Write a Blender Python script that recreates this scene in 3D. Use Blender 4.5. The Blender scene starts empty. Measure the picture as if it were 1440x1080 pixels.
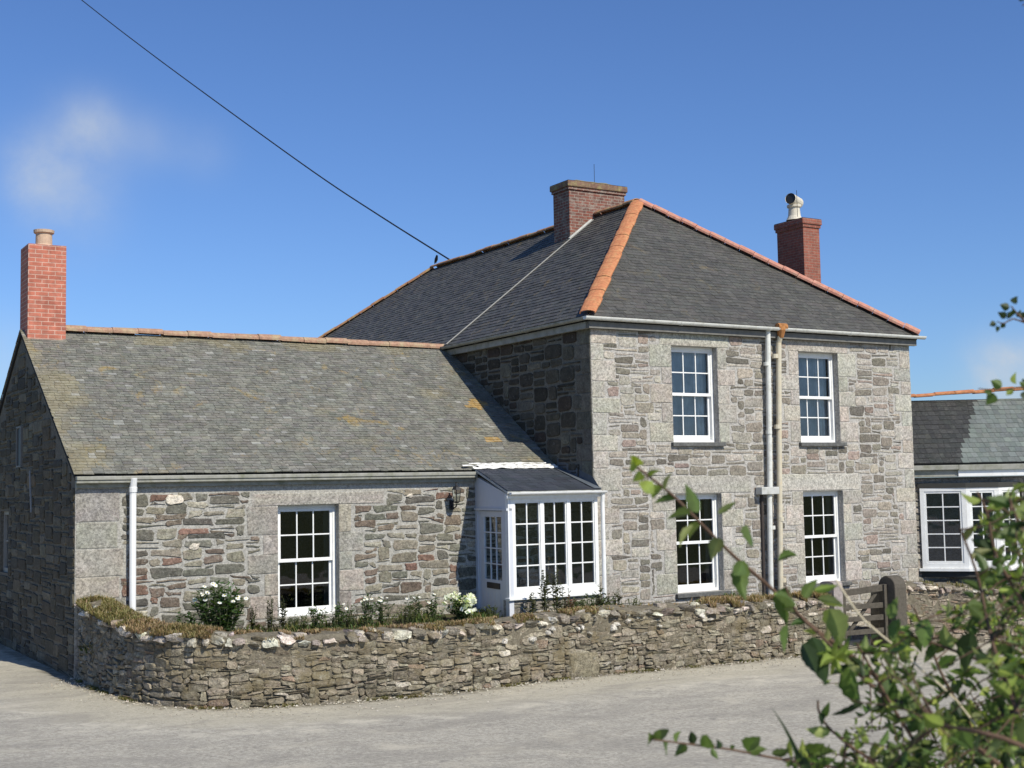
import bpy, bmesh, math, random
from mathutils import Vector, Matrix, noise
CAM=((-13.1436, -19.0258, 0.0), (0.8561, -0.5165, -0.019), (-0.0238, -0.076, 0.9968), (0.5163, 0.8529, 0.0774), 1857.08)
SHRUB_BR=[[(-11.338, -17.385, -0.403), (-11.51, -17.408, -0.295), (-11.608, -17.413, -0.235), (-11.698, -17.423, -0.17), (-11.786, -17.434, -0.112), (-11.862, -17.451, -0.06), (-11.895, -17.435, -0.022), (-11.958, -17.458, 0.009), (-11.978, -17.447, 0.027)], [(-11.465, -17.77, -0.49), (-11.536, -17.62, -0.373), (-11.544, -17.501, -0.339), (-11.594, -17.476, -0.287), (-11.634, -17.456, -0.241), (-11.664, -17.441, -0.207), (-11.679, -17.435, -0.167)], [(-11.403, -17.452, -0.528), (-11.58, -17.468, -0.462), (-11.747, -17.488, -0.42), (-11.812, -17.45, -0.404), (-11.908, -17.452, -0.383), (-11.949, -17.428, -0.376)], [(-11.38, -17.717, -0.339), (-11.436, -17.686, -0.311), (-11.451, -17.621, -0.284), (-11.488, -17.543, -0.256), (-11.522, -17.523, -0.242)], [(-11.57, -17.827, -0.454), (-11.615, -17.812, -0.318), (-11.563, -17.734, -0.233), (-11.541, -17.696, -0.145), (-11.565, -17.688, -0.076)], [(-11.381, -17.72, -0.301), (-11.439, -17.695, -0.193), (-11.478, -17.679, -0.117), (-11.491, -17.677, -0.052), (-11.504, -17.671, -0.022)], [(-11.515, -17.62, -0.513), (-11.572, -17.595, -0.404), (-11.611, -17.578, -0.334), (-11.635, -17.568, -0.285), (-11.655, -17.56, -0.247)], [(-11.25, -17.541, -0.567), (-11.324, -17.508, -0.435), (-11.377, -17.485, -0.34), (-11.404, -17.475, -0.268), (-11.426, -17.467, -0.214)], [(-11.514, -17.62, -0.524), (-11.608, -17.57, -0.441), (-11.665, -17.54, -0.397), (-11.698, -17.523, -0.359), (-11.703, -17.523, -0.332)], [(-11.526, -17.875, -0.224), (-11.586, -17.847, -0.126), (-11.621, -17.832, -0.057), (-11.63, -17.829, -0.028)], [(-11.731, -17.972, -0.37), (-11.776, -17.948, -0.326), (-11.821, -17.923, -0.308), (-11.785, -17.826, -0.317)]]
SHRUB_LF=[((-11.865, -17.451, -0.045), (-11.872, -17.427, -0.001), 0.42, 0), ((-11.893, -17.436, -0.023), (-11.931, -17.424, -0.028), 0.35, 0), ((-11.874, -17.445, -0.047), (-11.934, -17.455, -0.051), 0.33, 0), ((-11.861, -17.452, -0.059), (-11.864, -17.424, -0.083), 0.5, 2), ((-11.839, -17.466, -0.047), (-11.821, -17.491, -0.028), 0.25, 1), ((-11.801, -17.488, -0.065), (-11.824, -17.518, -0.098), 0.45, 0), ((-11.691, -17.432, -0.125), (-11.651, -17.433, -0.118), 0.4, 0), ((-11.771, -17.442, -0.121), (-11.773, -17.447, -0.184), 0.4, 0), ((-11.774, -17.44, -0.121), (-11.812, -17.462, -0.144), 0.4, 0), ((-11.836, -17.465, -0.084), (-11.833, -17.44, -0.117), 0.5, 1), ((-11.871, -17.446, -0.063), (-11.895, -17.44, -0.097), 0.25, 1), ((-11.975, -17.449, 0.025), (-12.01, -17.475, 0.034), 0.5, 2), ((-11.969, -17.452, 0.016), (-11.969, -17.428, 0.005), 0.5, 2), ((-11.963, -17.455, 0.009), (-11.953, -17.474, 0.021), 0.35, 2), ((-11.956, -17.459, 0.004), (-11.991, -17.483, -0.015), 0.5, 2), ((-11.949, -17.462, -0.002), (-11.943, -17.441, -0.021), 0.55, 2), ((-11.94, -17.467, -0.01), (-11.938, -17.483, 0.019), 0.25, 1), ((-11.978, -17.447, 0.027), (-11.992, -17.487, 0.036), 0.4, 2), ((-11.68, -17.434, -0.168), (-11.661, -17.417, -0.229), 0.38, 0), ((-11.675, -17.432, -0.227), (-11.688, -17.432, -0.271), 0.45, 0), ((-11.664, -17.442, -0.196), (-11.726, -17.453, -0.178), 0.3, 0), ((-11.619, -17.468, -0.203), (-11.588, -17.458, -0.265), 0.5, 1), ((-11.713, -17.526, -0.235), (-11.702, -17.537, -0.309), 0.5, 3), ((-11.726, -17.517, -0.245), (-11.733, -17.556, -0.288), 0.4, 3), ((-11.666, -17.55, -0.282), (-11.634, -17.539, -0.348), 0.45, 0), ((-11.643, -17.558, -0.338), (-11.696, -17.537, -0.35), 0.2, 3), ((-11.693, -17.527, -0.353), (-11.729, -17.551, -0.364), 0.3, 3), ((-11.654, -17.448, -0.185), (-11.621, -17.447, -0.158), 0.4, 0), ((-11.64, -17.458, -0.174), (-11.614, -17.486, -0.165), 0.3, 2), ((-11.635, -17.46, -0.187), (-11.625, -17.512, -0.196), 0.3, 1), ((-11.536, -17.517, -0.221), (-11.511, -17.511, -0.189), 0.4, 0), ((-11.523, -17.525, -0.221), (-11.536, -17.524, -0.271), 0.45, 0), ((-11.484, -17.548, -0.222), (-11.521, -17.568, -0.267), 0.45, 0), ((-11.507, -17.65, -0.234), (-11.499, -17.626, -0.296), 0.45, 3), ((-11.528, -17.628, -0.336), (-11.524, -17.64, -0.363), 0.4, 3), ((-11.535, -17.624, -0.332), (-11.558, -17.66, -0.303), 0.4, 3), ((-11.682, -17.542, -0.268), (-11.64, -17.544, -0.261), 0.3, 2), ((-11.682, -17.542, -0.268), (-11.673, -17.561, -0.239), 0.3, 2), ((-11.682, -17.542, -0.268), (-11.713, -17.573, -0.228), 0.3, 2), ((-11.682, -17.542, -0.268), (-11.686, -17.518, -0.243), 0.3, 2), ((-11.682, -17.542, -0.268), (-11.716, -17.533, -0.258), 0.3, 2), ((-11.682, -17.542, -0.268), (-11.734, -17.556, -0.276), 0.3, 2), ((-11.682, -17.542, -0.268), (-11.675, -17.519, -0.298), 0.3, 2), ((-11.682, -17.542, -0.268), (-11.678, -17.553, -0.293), 0.3, 2), ((-11.682, -17.542, -0.268), (-11.687, -17.585, -0.275), 0.3, 2), ((-11.602, -17.591, -0.257), (-11.562, -17.591, -0.26), 0.3, 2), ((-11.602, -17.591, -0.257), (-11.595, -17.608, -0.241), 0.3, 2), ((-11.602, -17.591, -0.257), (-11.638, -17.618, -0.233), 0.3, 2), ((-11.602, -17.591, -0.257), (-11.608, -17.564, -0.251), 0.3, 2), ((-11.602, -17.591, -0.257), (-11.631, -17.585, -0.264), 0.3, 2), ((-11.602, -17.591, -0.257), (-11.637, -17.615, -0.27), 0.3, 2), ((-11.602, -17.591, -0.257), (-11.571, -17.585, -0.275), 0.3, 2), ((-11.93, -17.416, -0.383), (-11.944, -17.421, -0.368), 0.42, 0), ((-11.923, -17.42, -0.383), (-11.952, -17.452, -0.354), 0.42, 0), ((-11.905, -17.431, -0.385), (-11.887, -17.419, -0.372), 0.42, 0), ((-11.882, -17.444, -0.39), (-11.892, -17.452, -0.365), 0.42, 3), ((-11.873, -17.45, -0.392), (-11.889, -17.49, -0.364), 0.42, 0), ((-11.85, -17.463, -0.396), (-11.839, -17.447, -0.386), 0.42, 3), ((-11.832, -17.474, -0.398), (-11.841, -17.481, -0.387), 0.42, 0), ((-11.812, -17.486, -0.402), (-11.824, -17.529, -0.367), 0.42, 0), ((-11.809, -17.487, -0.402), (-11.775, -17.485, -0.402), 0.42, 0), ((-11.782, -17.504, -0.405), (-11.765, -17.527, -0.395), 0.42, 0), ((-11.914, -17.425, -0.386), (-11.943, -17.454, -0.396), 0.42, 0), ((-11.891, -17.439, -0.389), (-11.892, -17.413, -0.41), 0.42, 0), ((-11.859, -17.458, -0.395), (-11.856, -17.47, -0.41), 0.42, 0), ((-11.741, -17.528, -0.41), (-11.743, -17.576, -0.379), 0.42, 0), ((-11.732, -17.533, -0.414), (-11.686, -17.538, -0.405), 0.42, 0), ((-11.723, -17.538, -0.417), (-11.705, -17.561, -0.413), 0.42, 0), ((-11.934, -17.414, -0.38), (-11.967, -17.441, -0.379), 0.42, 0)]
SHRUB_TW=[(-11.15, -17.311, -0.454), (-11.395, -17.579, -0.478), (-11.553, -17.81, -0.301), (-11.62, -17.68, -0.277), (-11.737, -17.647, -0.42), (-11.597, -17.792, -0.079), (-10.981, -17.389, -0.536), (-11.188, -17.293, -0.416), (-11.516, -17.654, -0.47), (-11.44, -17.378, -0.34), (-11.362, -17.606, -0.261), (-11.777, -17.736, -0.259), (-11.441, -17.291, -0.541), (-11.397, -17.676, -0.47), (-11.308, -17.387, -0.445), (-11.072, -17.349, -0.525), (-11.164, -17.309, -0.553), (-11.671, -17.783, -0.438), (-11.459, -17.761, -0.264), (-11.477, -17.574, -0.423), (-11.632, -17.412, -0.474), (-11.555, -17.815, -0.292), (-11.025, -17.36, -0.2), (-11.339, -17.591, -0.51), (-11.435, -17.408, -0.537), (-11.179, -17.427, -0.503), (-11.2, -17.446, -0.404), (-11.525, -17.493, -0.37), (-11.086, -17.349, -0.426), (-11.383, -17.53, -0.317), (-11.445, -17.667, -0.328), (-11.503, -17.625, -0.37), (-11.032, -17.345, -0.536), (-11.516, -17.791, -0.25), (-11.216, -17.485, -0.526), (-11.21, -17.42, -0.426), (-11.285, -17.426, -0.441), (-11.38, -17.405, -0.368), (-11.466, -17.742, -0.021), (-11.274, -17.546, -0.218), (-11.39, -17.683, -0.482), (-11.286, -17.599, -0.024), (-11.457, -17.574, -0.456), (-11.002, -17.373, -0.376), (-11.651, -17.583, -0.473), (-11.339, -17.558, -0.442), (-11.691, -17.597, -0.443), (-11.305, -17.654, -0.169), (-11.657, -17.589, -0.265), (-11.53, -17.702, -0.29), (-11.453, -17.473, -0.487), (-11.131, -17.45, -0.135), (-11.372, -17.582, -0.475), (-11.647, -17.826, -0.349), (-11.254, -17.451, -0.549), (-11.478, -17.4, -0.497), (-11.179, -17.53, -0.225), (-11.389, -17.445, -0.497), (-11.415, -17.331, -0.32), (-11.66, -17.549, -0.429), (-11.744, -17.584, -0.446), (-11.431, -17.238, -0.561), (-11.594, -17.544, -0.313), (-11.671, -17.82, -0.184), (-11.344, -17.624, -0.329), (-11.648, -17.618, -0.42), (-11.122, -17.329, -0.415), (-11.314, -17.651, -0.204), (-11.442, -17.582, -0.481), (-11.115, -17.514, -0.029), (-11.534, -17.596, -0.489), (-11.36, -17.69, -0.109), (-11.234, -17.327, -0.543), (-11.106, -17.463, -0.197), (-11.596, -17.763, -0.376), (-11.271, -17.57, -0.36), (-11.22, -17.254, -0.498), (-11.187, -17.407, -0.414), (-11.799, -17.705, -0.302), (-11.651, -17.81, -0.253), (-11.501, -17.724, -0.451), (-11.677, -17.744, -0.373), (-11.102, -17.397, -0.093), (-11.068, -17.326, -0.573), (-11.05, -17.357, -0.272), (-11.638, -17.658, -0.415), (-11.535, -17.718, -0.13), (-11.207, -17.561, -0.464), (-11.555, -17.765, -0.237), (-11.717, -17.797, -0.349), (-11.254, -17.252, -0.588), (-11.246, -17.506, -0.217), (-11.407, -17.326, -0.411), (-11.284, -17.447, -0.534), (-11.525, -17.738, -0.352), (-11.175, -17.259, -0.548), (-11.567, -17.807, -0.285), (-11.623, -17.587, -0.432), (-11.303, -17.405, -0.472), (-11.584, -17.632, -0.437), (-11.708, -17.778, -0.422), (-11.404, -17.566, -0.385), (-11.115, -17.403, -0.565), (-11.289, -17.437, -0.519), (-11.537, -17.755, -0.233), (-11.455, -17.297, -0.355), (-11.244, -17.455, -0.463), (-11.003, -17.368, -0.586), (-11.725, -17.706, -0.252), (-11.401, -17.592, -0.168), (-11.782, -17.72, -0.373), (-11.538, -17.562, -0.493), (-11.111, -17.485, -0.077), (-11.674, -17.649, -0.25), (-11.588, -17.841, -0.31), (-11.451, -17.439, -0.423), (-11.616, -17.841, -0.29), (-11.255, -17.265, -0.524), (-11.281, -17.264, -0.592), (-11.657, -17.642, -0.456), (-11.626, -17.841, -0.388), (-11.572, -17.766, -0.439), (-11.539, -17.438, -0.307), (-11.259, -17.486, -0.095), (-11.654, -17.838, -0.042), (-11.429, -17.704, -0.465), (-11.615, -17.461, -0.475), (-11.1, -17.464, -0.193), (-11.718, -17.553, -0.462), (-11.153, -17.41, -0.439), (-11.329, -17.236, -0.521), (-11.413, -17.461, -0.471), (-11.186, -17.55, -0.084), (-11.255, -17.41, -0.484), (-11.663, -17.696, -0.415), (-11.401, -17.708, -0.119), (-11.323, -17.633, -0.095), (-11.353, -17.43, -0.498), (-11.236, -17.551, -0.163), (-11.69, -17.776, -0.374), (-11.148, -17.524, -0.233), (-11.613, -17.597, -0.423), (-11.364, -17.213, -0.559), (-11.479, -17.528, -0.482), (-11.651, -17.447, -0.5), (-11.378, -17.44, -0.503), (-11.66, -17.439, -0.477), (-11.451, -17.722, -0.287), (-11.219, -17.457, -0.164), (-11.79, -17.605, -0.456), (-11.299, -17.433, -0.482), (-11.597, -17.624, -0.423), (-11.571, -17.516, -0.445), (-11.404, -17.402, -0.536), (-11.092, -17.345, -0.448), (-11.579, -17.512, -0.433), (-11.193, -17.476, -0.391), (-11.288, -17.359, -0.416), (-11.436, -17.286, -0.292), (-11.341, -17.554, -0.447), (-11.718, -17.586, -0.459), (-11.252, -17.519, -0.367), (-11.474, -17.567, -0.384), (-11.483, -17.418, -0.4), (-11.654, -17.856, -0.08), (-11.412, -17.63, -0.073), (-11.599, -17.811, -0.44), (-11.103, -17.348, -0.251), (-11.382, -17.654, -0.356), (-11.14, -17.338, -0.463), (-11.261, -17.513, -0.243), (-11.522, -17.757, -0.339), (-11.377, -17.537, -0.412), (-11.276, -17.553, -0.213), (-11.548, -17.61, -0.47), (-11.634, -17.877, -0.052), (-11.46, -17.477, -0.486), (-11.607, -17.609, -0.4), (-11.532, -17.751, -0.052), (-11.264, -17.438, -0.345), (-11.219, -17.504, -0.439), (-11.303, -17.606, -0.344), (-11.61, -17.637, -0.223), (-11.766, -17.686, -0.416), (-11.611, -17.559, -0.465), (-11.513, -17.314, -0.478), (-11.641, -17.646, -0.413), (-11.344, -17.593, -0.275), (-11.239, -17.52, -0.325), (-11.263, -17.565, -0.182), (-11.715, -17.713, -0.334), (-11.631, -17.782, -0.405), (-11.11, -17.414, -0.499), (-11.52, -17.383, -0.266), (-11.455, -17.261, -0.507), (-11.066, -17.428, -0.557), (-11.231, -17.566, -0.234), (-11.615, -17.62, -0.302), (-11.42, -17.684, -0.39), (-11.459, -17.75, -0.042), (-11.72, -17.599, -0.463), (-11.575, -17.853, -0.152), (-11.38, -17.179, -0.592), (-11.551, -17.756, -0.366), (-11.344, -17.537, -0.396), (-11.778, -17.745, -0.256), (-11.539, -17.648, -0.417), (-11.159, -17.369, -0.44), (-11.609, -17.709, -0.326), (-11.339, -17.386, -0.318), (-11.278, -17.555, -0.18), (-11.72, -17.722, -0.258), (-11.447, -17.739, -0.031), (-11.195, -17.536, -0.067), (-11.335, -17.625, -0.243), (-11.38, -17.534, -0.388), (-11.649, -17.802, -0.421), (-11.331, -17.512, -0.214), (-11.271, -17.437, -0.521), (-11.27, -17.412, -0.361), (-11.109, -17.337, -0.468), (-11.265, -17.561, -0.1), (-11.185, -17.38, -0.56), (-11.417, -17.683, -0.468), (-11.125, -17.294, -0.53), (-11.597, -17.859, -0.153), (-11.69, -17.551, -0.449), (-11.312, -17.57, -0.146), (-11.476, -17.734, -0.24), (-11.2, -17.47, -0.081), (-11.181, -17.282, -0.53), (-11.898, -17.69, -0.383), (-11.419, -17.319, -0.557), (-11.121, -17.488, -0.287), (-11.168, -17.546, -0.356), (-11.338, -17.29, -0.298), (-11.73, -17.534, -0.429), (-11.608, -17.822, -0.414), (-11.662, -17.652, -0.394), (-11.489, -17.501, -0.467), (-11.297, -17.226, -0.586), (-11.61, -17.8, -0.417), (-11.019, -17.406, -0.372), (-11.8, -17.578, -0.408), (-11.391, -17.58, -0.396), (-11.733, -17.645, -0.362), (-11.346, -17.614, -0.482), (-11.571, -17.694, -0.429), (-11.196, -17.576, -0.121), (-11.424, -17.345, -0.498), (-11.534, -17.364, -0.452), (-11.488, -17.67, -0.172), (-11.248, -17.595, -0.361), (-11.421, -17.54, -0.448), (-11.347, -17.368, -0.279), (-11.188, -17.421, -0.219), (-11.603, -17.759, -0.352), (-11.252, -17.494, -0.139), (-11.138, -17.278, -0.488), (-11.217, -17.537, -0.343), (-11.311, -17.462, -0.24), (-11.194, -17.475, -0.202), (-11.134, -17.434, -0.514), (-11.352, -17.427, -0.517), (-11.477, -17.595, -0.497), (-11.79, -17.59, -0.394), (-11.278, -17.255, -0.585), (-11.176, -17.487, -0.394), (-11.246, -17.557, -0.333), (-11.491, -17.77, -0.286), (-11.525, -17.437, -0.271), (-11.122, -17.429, -0.079), (-11.499, -17.6, -0.43), (-11.68, -17.635, -0.438), (-11.481, -17.766, -0.459), (-11.27, -17.486, -0.229), (-11.708, -17.623, -0.285), (-11.682, -17.517, -0.45), (-11.333, -17.657, -0.363), (-11.357, -17.262, -0.456), (-11.018, -17.393, -0.564), (-11.45, -17.481, -0.47), (-11.34, -17.248, -0.451), (-11.535, -17.692, -0.217), (-11.365, -17.4, -0.498), (-11.429, -17.716, -0.279), (-11.577, -17.844, -0.439), (-11.599, -17.797, -0.26), (-11.429, -17.606, -0.377), (-11.41, -17.693, -0.31), (-11.346, -17.494, -0.471), (-11.508, -17.726, -0.312), (-11.393, -17.518, -0.467), (-11.456, -17.35, -0.511), (-11.148, -17.528, -0.046), (-11.229, -17.461, -0.552), (-11.272, -17.266, -0.592), (-11.728, -17.724, -0.319), (-11.567, -17.835, -0.412), (-11.254, -17.438, -0.557), (-11.357, -17.181, -0.57), (-11.525, -17.519, -0.249), (-11.181, -17.531, -0.451), (-11.387, -17.698, -0.056), (-11.234, -17.383, -0.515), (-11.106, -17.39, -0.355), (-11.696, -17.665, -0.382), (-11.49, -17.721, -0.474), (-11.447, -17.694, -0.419), (-11.454, -17.713, -0.465), (-11.605, -17.74, -0.35), (-11.637, -17.596, -0.461), (-11.642, -17.859, -0.09), (-11.442, -17.4, -0.402), (-11.491, -17.764, -0.35), (-11.444, -17.626, -0.413), (-11.078, -17.334, -0.198), (-11.327, -17.676, -0.143), (-11.398, -17.242, -0.539), (-11.115, -17.5, -0.447), (-11.795, -17.726, -0.402), (-11.414, -17.541, -0.518), (-11.301, -17.355, -0.52), (-11.388, -17.571, -0.381), (-11.55, -17.765, -0.2), (-11.351, -17.497, -0.39), (-11.314, -17.539, -0.425), (-11.588, -17.375, -0.507), (-11.438, -17.59, -0.445), (-11.704, -17.672, -0.443), (-11.225, -17.491, -0.368), (-11.446, -17.701, -0.466), (-11.432, -17.173, -0.574), (-11.47, -17.485, -0.277), (-11.443, -17.607, -0.43), (-11.468, -17.756, -0.165), (-11.054, -17.394, -0.226), (-11.59, -17.547, -0.477), (-11.538, -17.558, -0.357), (-11.532, -17.493, -0.337), (-11.174, -17.415, -0.475), (-11.534, -17.817, -0.106), (-11.59, -17.783, -0.102), (-11.259, -17.58, -0.132), (-11.244, -17.324, -0.473), (-11.448, -17.675, -0.367), (-11.443, -17.308, -0.471), (-11.364, -17.619, -0.279), (-11.239, -17.573, -0.125), (-11.439, -17.646, -0.227), (-11.23, -17.338, -0.567), (-11.133, -17.434, -0.265), (-11.243, -17.46, -0.24), (-11.055, -17.428, -0.362), (-11.499, -17.735, -0.032), (-11.446, -17.719, -0.156), (-11.578, -17.801, -0.421), (-11.559, -17.768, -0.191), (-11.28, -17.521, -0.179), (-11.574, -17.525, -0.448)]
RIGHT_BR=[[(-11.188, -17.651, 0.235), (-11.239, -17.621, 0.245), (-11.275, -17.601, 0.254), (-11.295, -17.589, 0.263), (-11.308, -17.58, 0.255), (-11.318, -17.575, 0.259)], [(-11.275, -17.601, 0.254), (-11.291, -17.593, 0.272), (-11.299, -17.589, 0.284)], [(-11.186, -17.645, 0.146), (-11.247, -17.608, 0.147), (-11.288, -17.583, 0.148), (-11.318, -17.565, 0.145), (-11.342, -17.55, 0.148)], [(-11.233, -17.678, 0.826), (-11.278, -17.648, 0.797), (-11.295, -17.637, 0.782)]]
STALK=[(-11.684, -17.551, -0.15), (-11.67, -17.557, -0.175), (-11.646, -17.568, -0.212), (-11.602, -17.591, -0.255), (-11.566, -17.609, -0.292), (-11.523, -17.631, -0.336), (-11.471, -17.656, -0.417)]
BLADE=[(-11.831, -17.563, -0.325), (-11.815, -17.571, -0.354), (-11.802, -17.576, -0.383), (-11.792, -17.579, -0.41), (-11.781, -17.582, -0.453)]
WIRE=[(-1.302, 64.335, 36.026), (1.147, 42.917, 23.15), (2.005, 35.75, 18.877), (2.734, 28.642, 14.818), (3.726, 21.39, 10.591), (3.976, 16.762, 8.237), (4.0, 12.45, 6.22)]
CLOUDS=[((0.2223, 0.9399, 0.2591), 0.022, 0.8), ((0.21, 0.9498, 0.2317), 0.035, 0.35), ((0.1872, 0.9561, 0.2255), 0.022, 0.75), ((0.2141, 0.9561, 0.2001), 0.03, 0.35), ((0.2651, 0.9301, 0.2543), 0.02, 0.22), ((0.2989, 0.9214, 0.2484), 0.02, 0.16), ((0.782, 0.6192, 0.0709), 0.022, 1.5), ((0.7908, 0.6083, 0.0678), 0.03, 1.4), ((0.1762, 0.9799, 0.0941), 0.03, 0.3)]

SKY_S=.09; SKY_DUST=.4; SKY_OZ=2.5; SKY_TINT=(.74,.99,1.42); CLOUD_COL=(6.2,6.9,7.8); SUN_E=5.0

SC = bpy.context.scene
COL = SC.collection
V = Vector

# ------------------------------------------------------------------ helpers
class MB:
    """collects verts/faces/colours; build() links them as one mesh object"""
    def __init__(s): s.v=[]; s.f=[]; s.c=[]
    def add(s, vs, fs, col=(.5,.5,.5)):
        b=len(s.v); s.v.extend([tuple(q) for q in vs]); s.f.extend([tuple(b+i for i in f) for f in fs])
        if isinstance(col, list): s.c.extend(col)
        else: s.c.extend([col]*len(vs))
    def box(s, F, u0,u1,v0,v1,w0,w1, col=(.5,.5,.5)):
        P=[F(u,v,w) for w in (w0,w1) for v in (v0,v1) for u in (u0,u1)]
        s.add(P, [(0,2,3,1),(4,5,7,6),(0,1,5,4),(2,6,7,3),(0,4,6,2),(1,3,7,5)], col)
    def tube(s, pts, r, n=8, col=(.5,.5,.5), cap=True, up=None):
        pts=[V(q) for q in pts]; rs=r if isinstance(r,(list,tuple)) else [r]*len(pts)
        vs=[]; prev=None
        for i,q in enumerate(pts):
            t=(pts[min(i+1,len(pts)-1)]-pts[max(i-1,0)]).normalized()
            if prev is None:
                a=t.cross(V((0,0,1)))
                if a.length<1e-3: a=t.cross(V((1,0,0)))
            else: a=prev-t*prev.dot(t)
            a.normalize(); prev=a; b=t.cross(a)
            for k in range(n):
                g=2*math.pi*k/n; vs.append(q+(a*math.cos(g)+b*math.sin(g))*rs[i])
        fs=[(i*n+k,i*n+(k+1)%n,(i+1)*n+(k+1)%n,(i+1)*n+k) for i in range(len(pts)-1) for k in range(n)]
        if cap: fs+= [tuple(range(n))[::-1], tuple((len(pts)-1)*n+k for k in range(n))]
        s.add(vs,fs,col)
    def lathe(s, c, prof, n=16, col=(.5,.5,.5)):
        c=V(c); vs=[c+V((r*math.cos(2*math.pi*k/n),r*math.sin(2*math.pi*k/n),z)) for r,z in prof for k in range(n)]
        fs=[(i*n+k,i*n+(k+1)%n,(i+1)*n+(k+1)%n,(i+1)*n+k) for i in range(len(prof)-1) for k in range(n)]
        s.add(vs,fs,col)
    def build(s, name, mat, parent=None, smooth=False, recalc=True, bevel=0, mats=None):
        me=bpy.data.meshes.new(name)
        off=V(parent_origin(parent)) if parent else V((0,0,0))
        me.from_pydata([tuple(V(q)-off) for q in s.v],[],s.f)
        ca=me.color_attributes.new('Col','FLOAT_COLOR','POINT')
        flat=[]
        for c in s.c: flat.extend((c[0],c[1],c[2],1.0))
        ca.data.foreach_set('color',flat)
        if recalc:
            bm=bmesh.new(); bm.from_mesh(me); bmesh.ops.recalc_face_normals(bm,faces=bm.faces[:]); bm.to_mesh(me); bm.free()
        if smooth:
            for q in me.polygons: q.use_smooth=True
        me.materials.append(mat); me.update()
        o=bpy.data.objects.new(name,me); COL.objects.link(o)
        if parent: o.parent=parent
        if bevel:
            m=o.modifiers.new('Bevel','BEVEL'); m.width=bevel; m.segments=2; m.limit_method='ANGLE'
        return o
ORG={}
def parent_origin(o):
    t=V((0,0,0))
    while o is not None: t=t+o.location; o=o.parent
    return t
def tag(o,label=None,cat=None,group=None,kind=None):
    if label: o['label']=label
    if cat: o['category']=cat
    if group: o['group']=group
    if kind: o['kind']=kind
    return o
def thing(name,loc,label,cat,group=None):
    o=bpy.data.objects.new(name,None); COL.objects.link(o); o.location=loc; o.empty_display_size=.1
    return tag(o,label,cat,group)
def frame(o,e,n):
    o=V(o);e=V(e).normalized();n=V(n).normalized()
    return lambda u,v,w: o+e*u+V((0,0,v))+n*w
def mix(a,b,t): return tuple(x+(y-x)*t for x,y in zip(a,b))
def vary(c,rnd,d=.12,h=.03):
    c=(c[0]*1.02,c[1],c[2]*.975)
    k=1+rnd.uniform(-d,d); return tuple(max(.004,x*k*(1+rnd.uniform(-h,h))) for x in c)

# ------------------------------------------------------------------ materials
def newmat(name):
    m=bpy.data.materials.new(name); m.use_nodes=True; nt=m.node_tree; nt.nodes.clear()
    out=nt.nodes.new('ShaderNodeOutputMaterial'); b=nt.nodes.new('ShaderNodeBsdfPrincipled')
    nt.links.new(b.outputs[0],out.inputs[0]); return m,nt,b,out
class N:
    def __init__(s,nt): s.nt=nt; s.tc=nt.nodes.new('ShaderNodeTexCoord').outputs['Object']
    def _in(s,sock,val):
        if hasattr(val,'is_linked') or isinstance(val,bpy.types.NodeSocket): s.nt.links.new(val,sock)
        else: sock.default_value=val
    def noise(s,scale,detail=4,rough=.55,dist=0,vec=None,out=0):
        n=s.nt.nodes.new('ShaderNodeTexNoise'); n.inputs['Scale'].default_value=scale; n.inputs['Detail'].default_value=detail
        n.inputs['Roughness'].default_value=rough; n.inputs['Distortion'].default_value=dist
        s.nt.links.new(vec or s.tc,n.inputs['Vector']); return n.outputs[out]
    def ramp(s,fac,stops):
        n=s.nt.nodes.new('ShaderNodeValToRGB'); s.nt.links.new(fac,n.inputs[0])
        while len(n.color_ramp.elements)<len(stops): n.color_ramp.elements.new(.5)
        for el,(p,c) in zip(n.color_ramp.elements,stops):
            el.position=p; el.color=(c,c,c,1) if isinstance(c,(int,float)) else (*c,1)
        return n.outputs[0]
    def mixc(s,f,a,b,mode='MIX'):
        n=s.nt.nodes.new('ShaderNodeMix'); n.data_type='RGBA'; n.blend_type=mode
        s._in(n.inputs[0],f); 
        for k,x in ((6,a),(7,b)):
            if isinstance(x,tuple): n.inputs[k].default_value=(*x[:3],1)
            else: s.nt.links.new(x,n.inputs[k])
        return n.outputs[2]
    def math(s,op,a,b=0.,c=None):
        n=s.nt.nodes.new('ShaderNodeMath'); n.operation=op; s._in(n.inputs[0],a); s._in(n.inputs[1],b)
        if c is not None: s._in(n.inputs[2],c)
        return n.outputs[0]
    def col(s): 
        n=s.nt.nodes.new('ShaderNodeVertexColor'); n.layer_name='Col'; return n.outputs[0]
    def scalevec(s,v):
        n=s.nt.nodes.new('ShaderNodeVectorMath'); n.operation='MULTIPLY'; s.nt.links.new(s.tc,n.inputs[0]); n.inputs[1].default_value=v; return n.outputs[0]
    def bump(s,h,strength=.5,dist=.01,normal=None):
        n=s.nt.nodes.new('ShaderNodeBump'); n.inputs['Strength'].default_value=strength; n.inputs['Distance'].default_value=dist
        s.nt.links.new(h,n.inputs['Height'])
        if normal: s.nt.links.new(normal,n.inputs['Normal'])
        return n.outputs[0]
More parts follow.
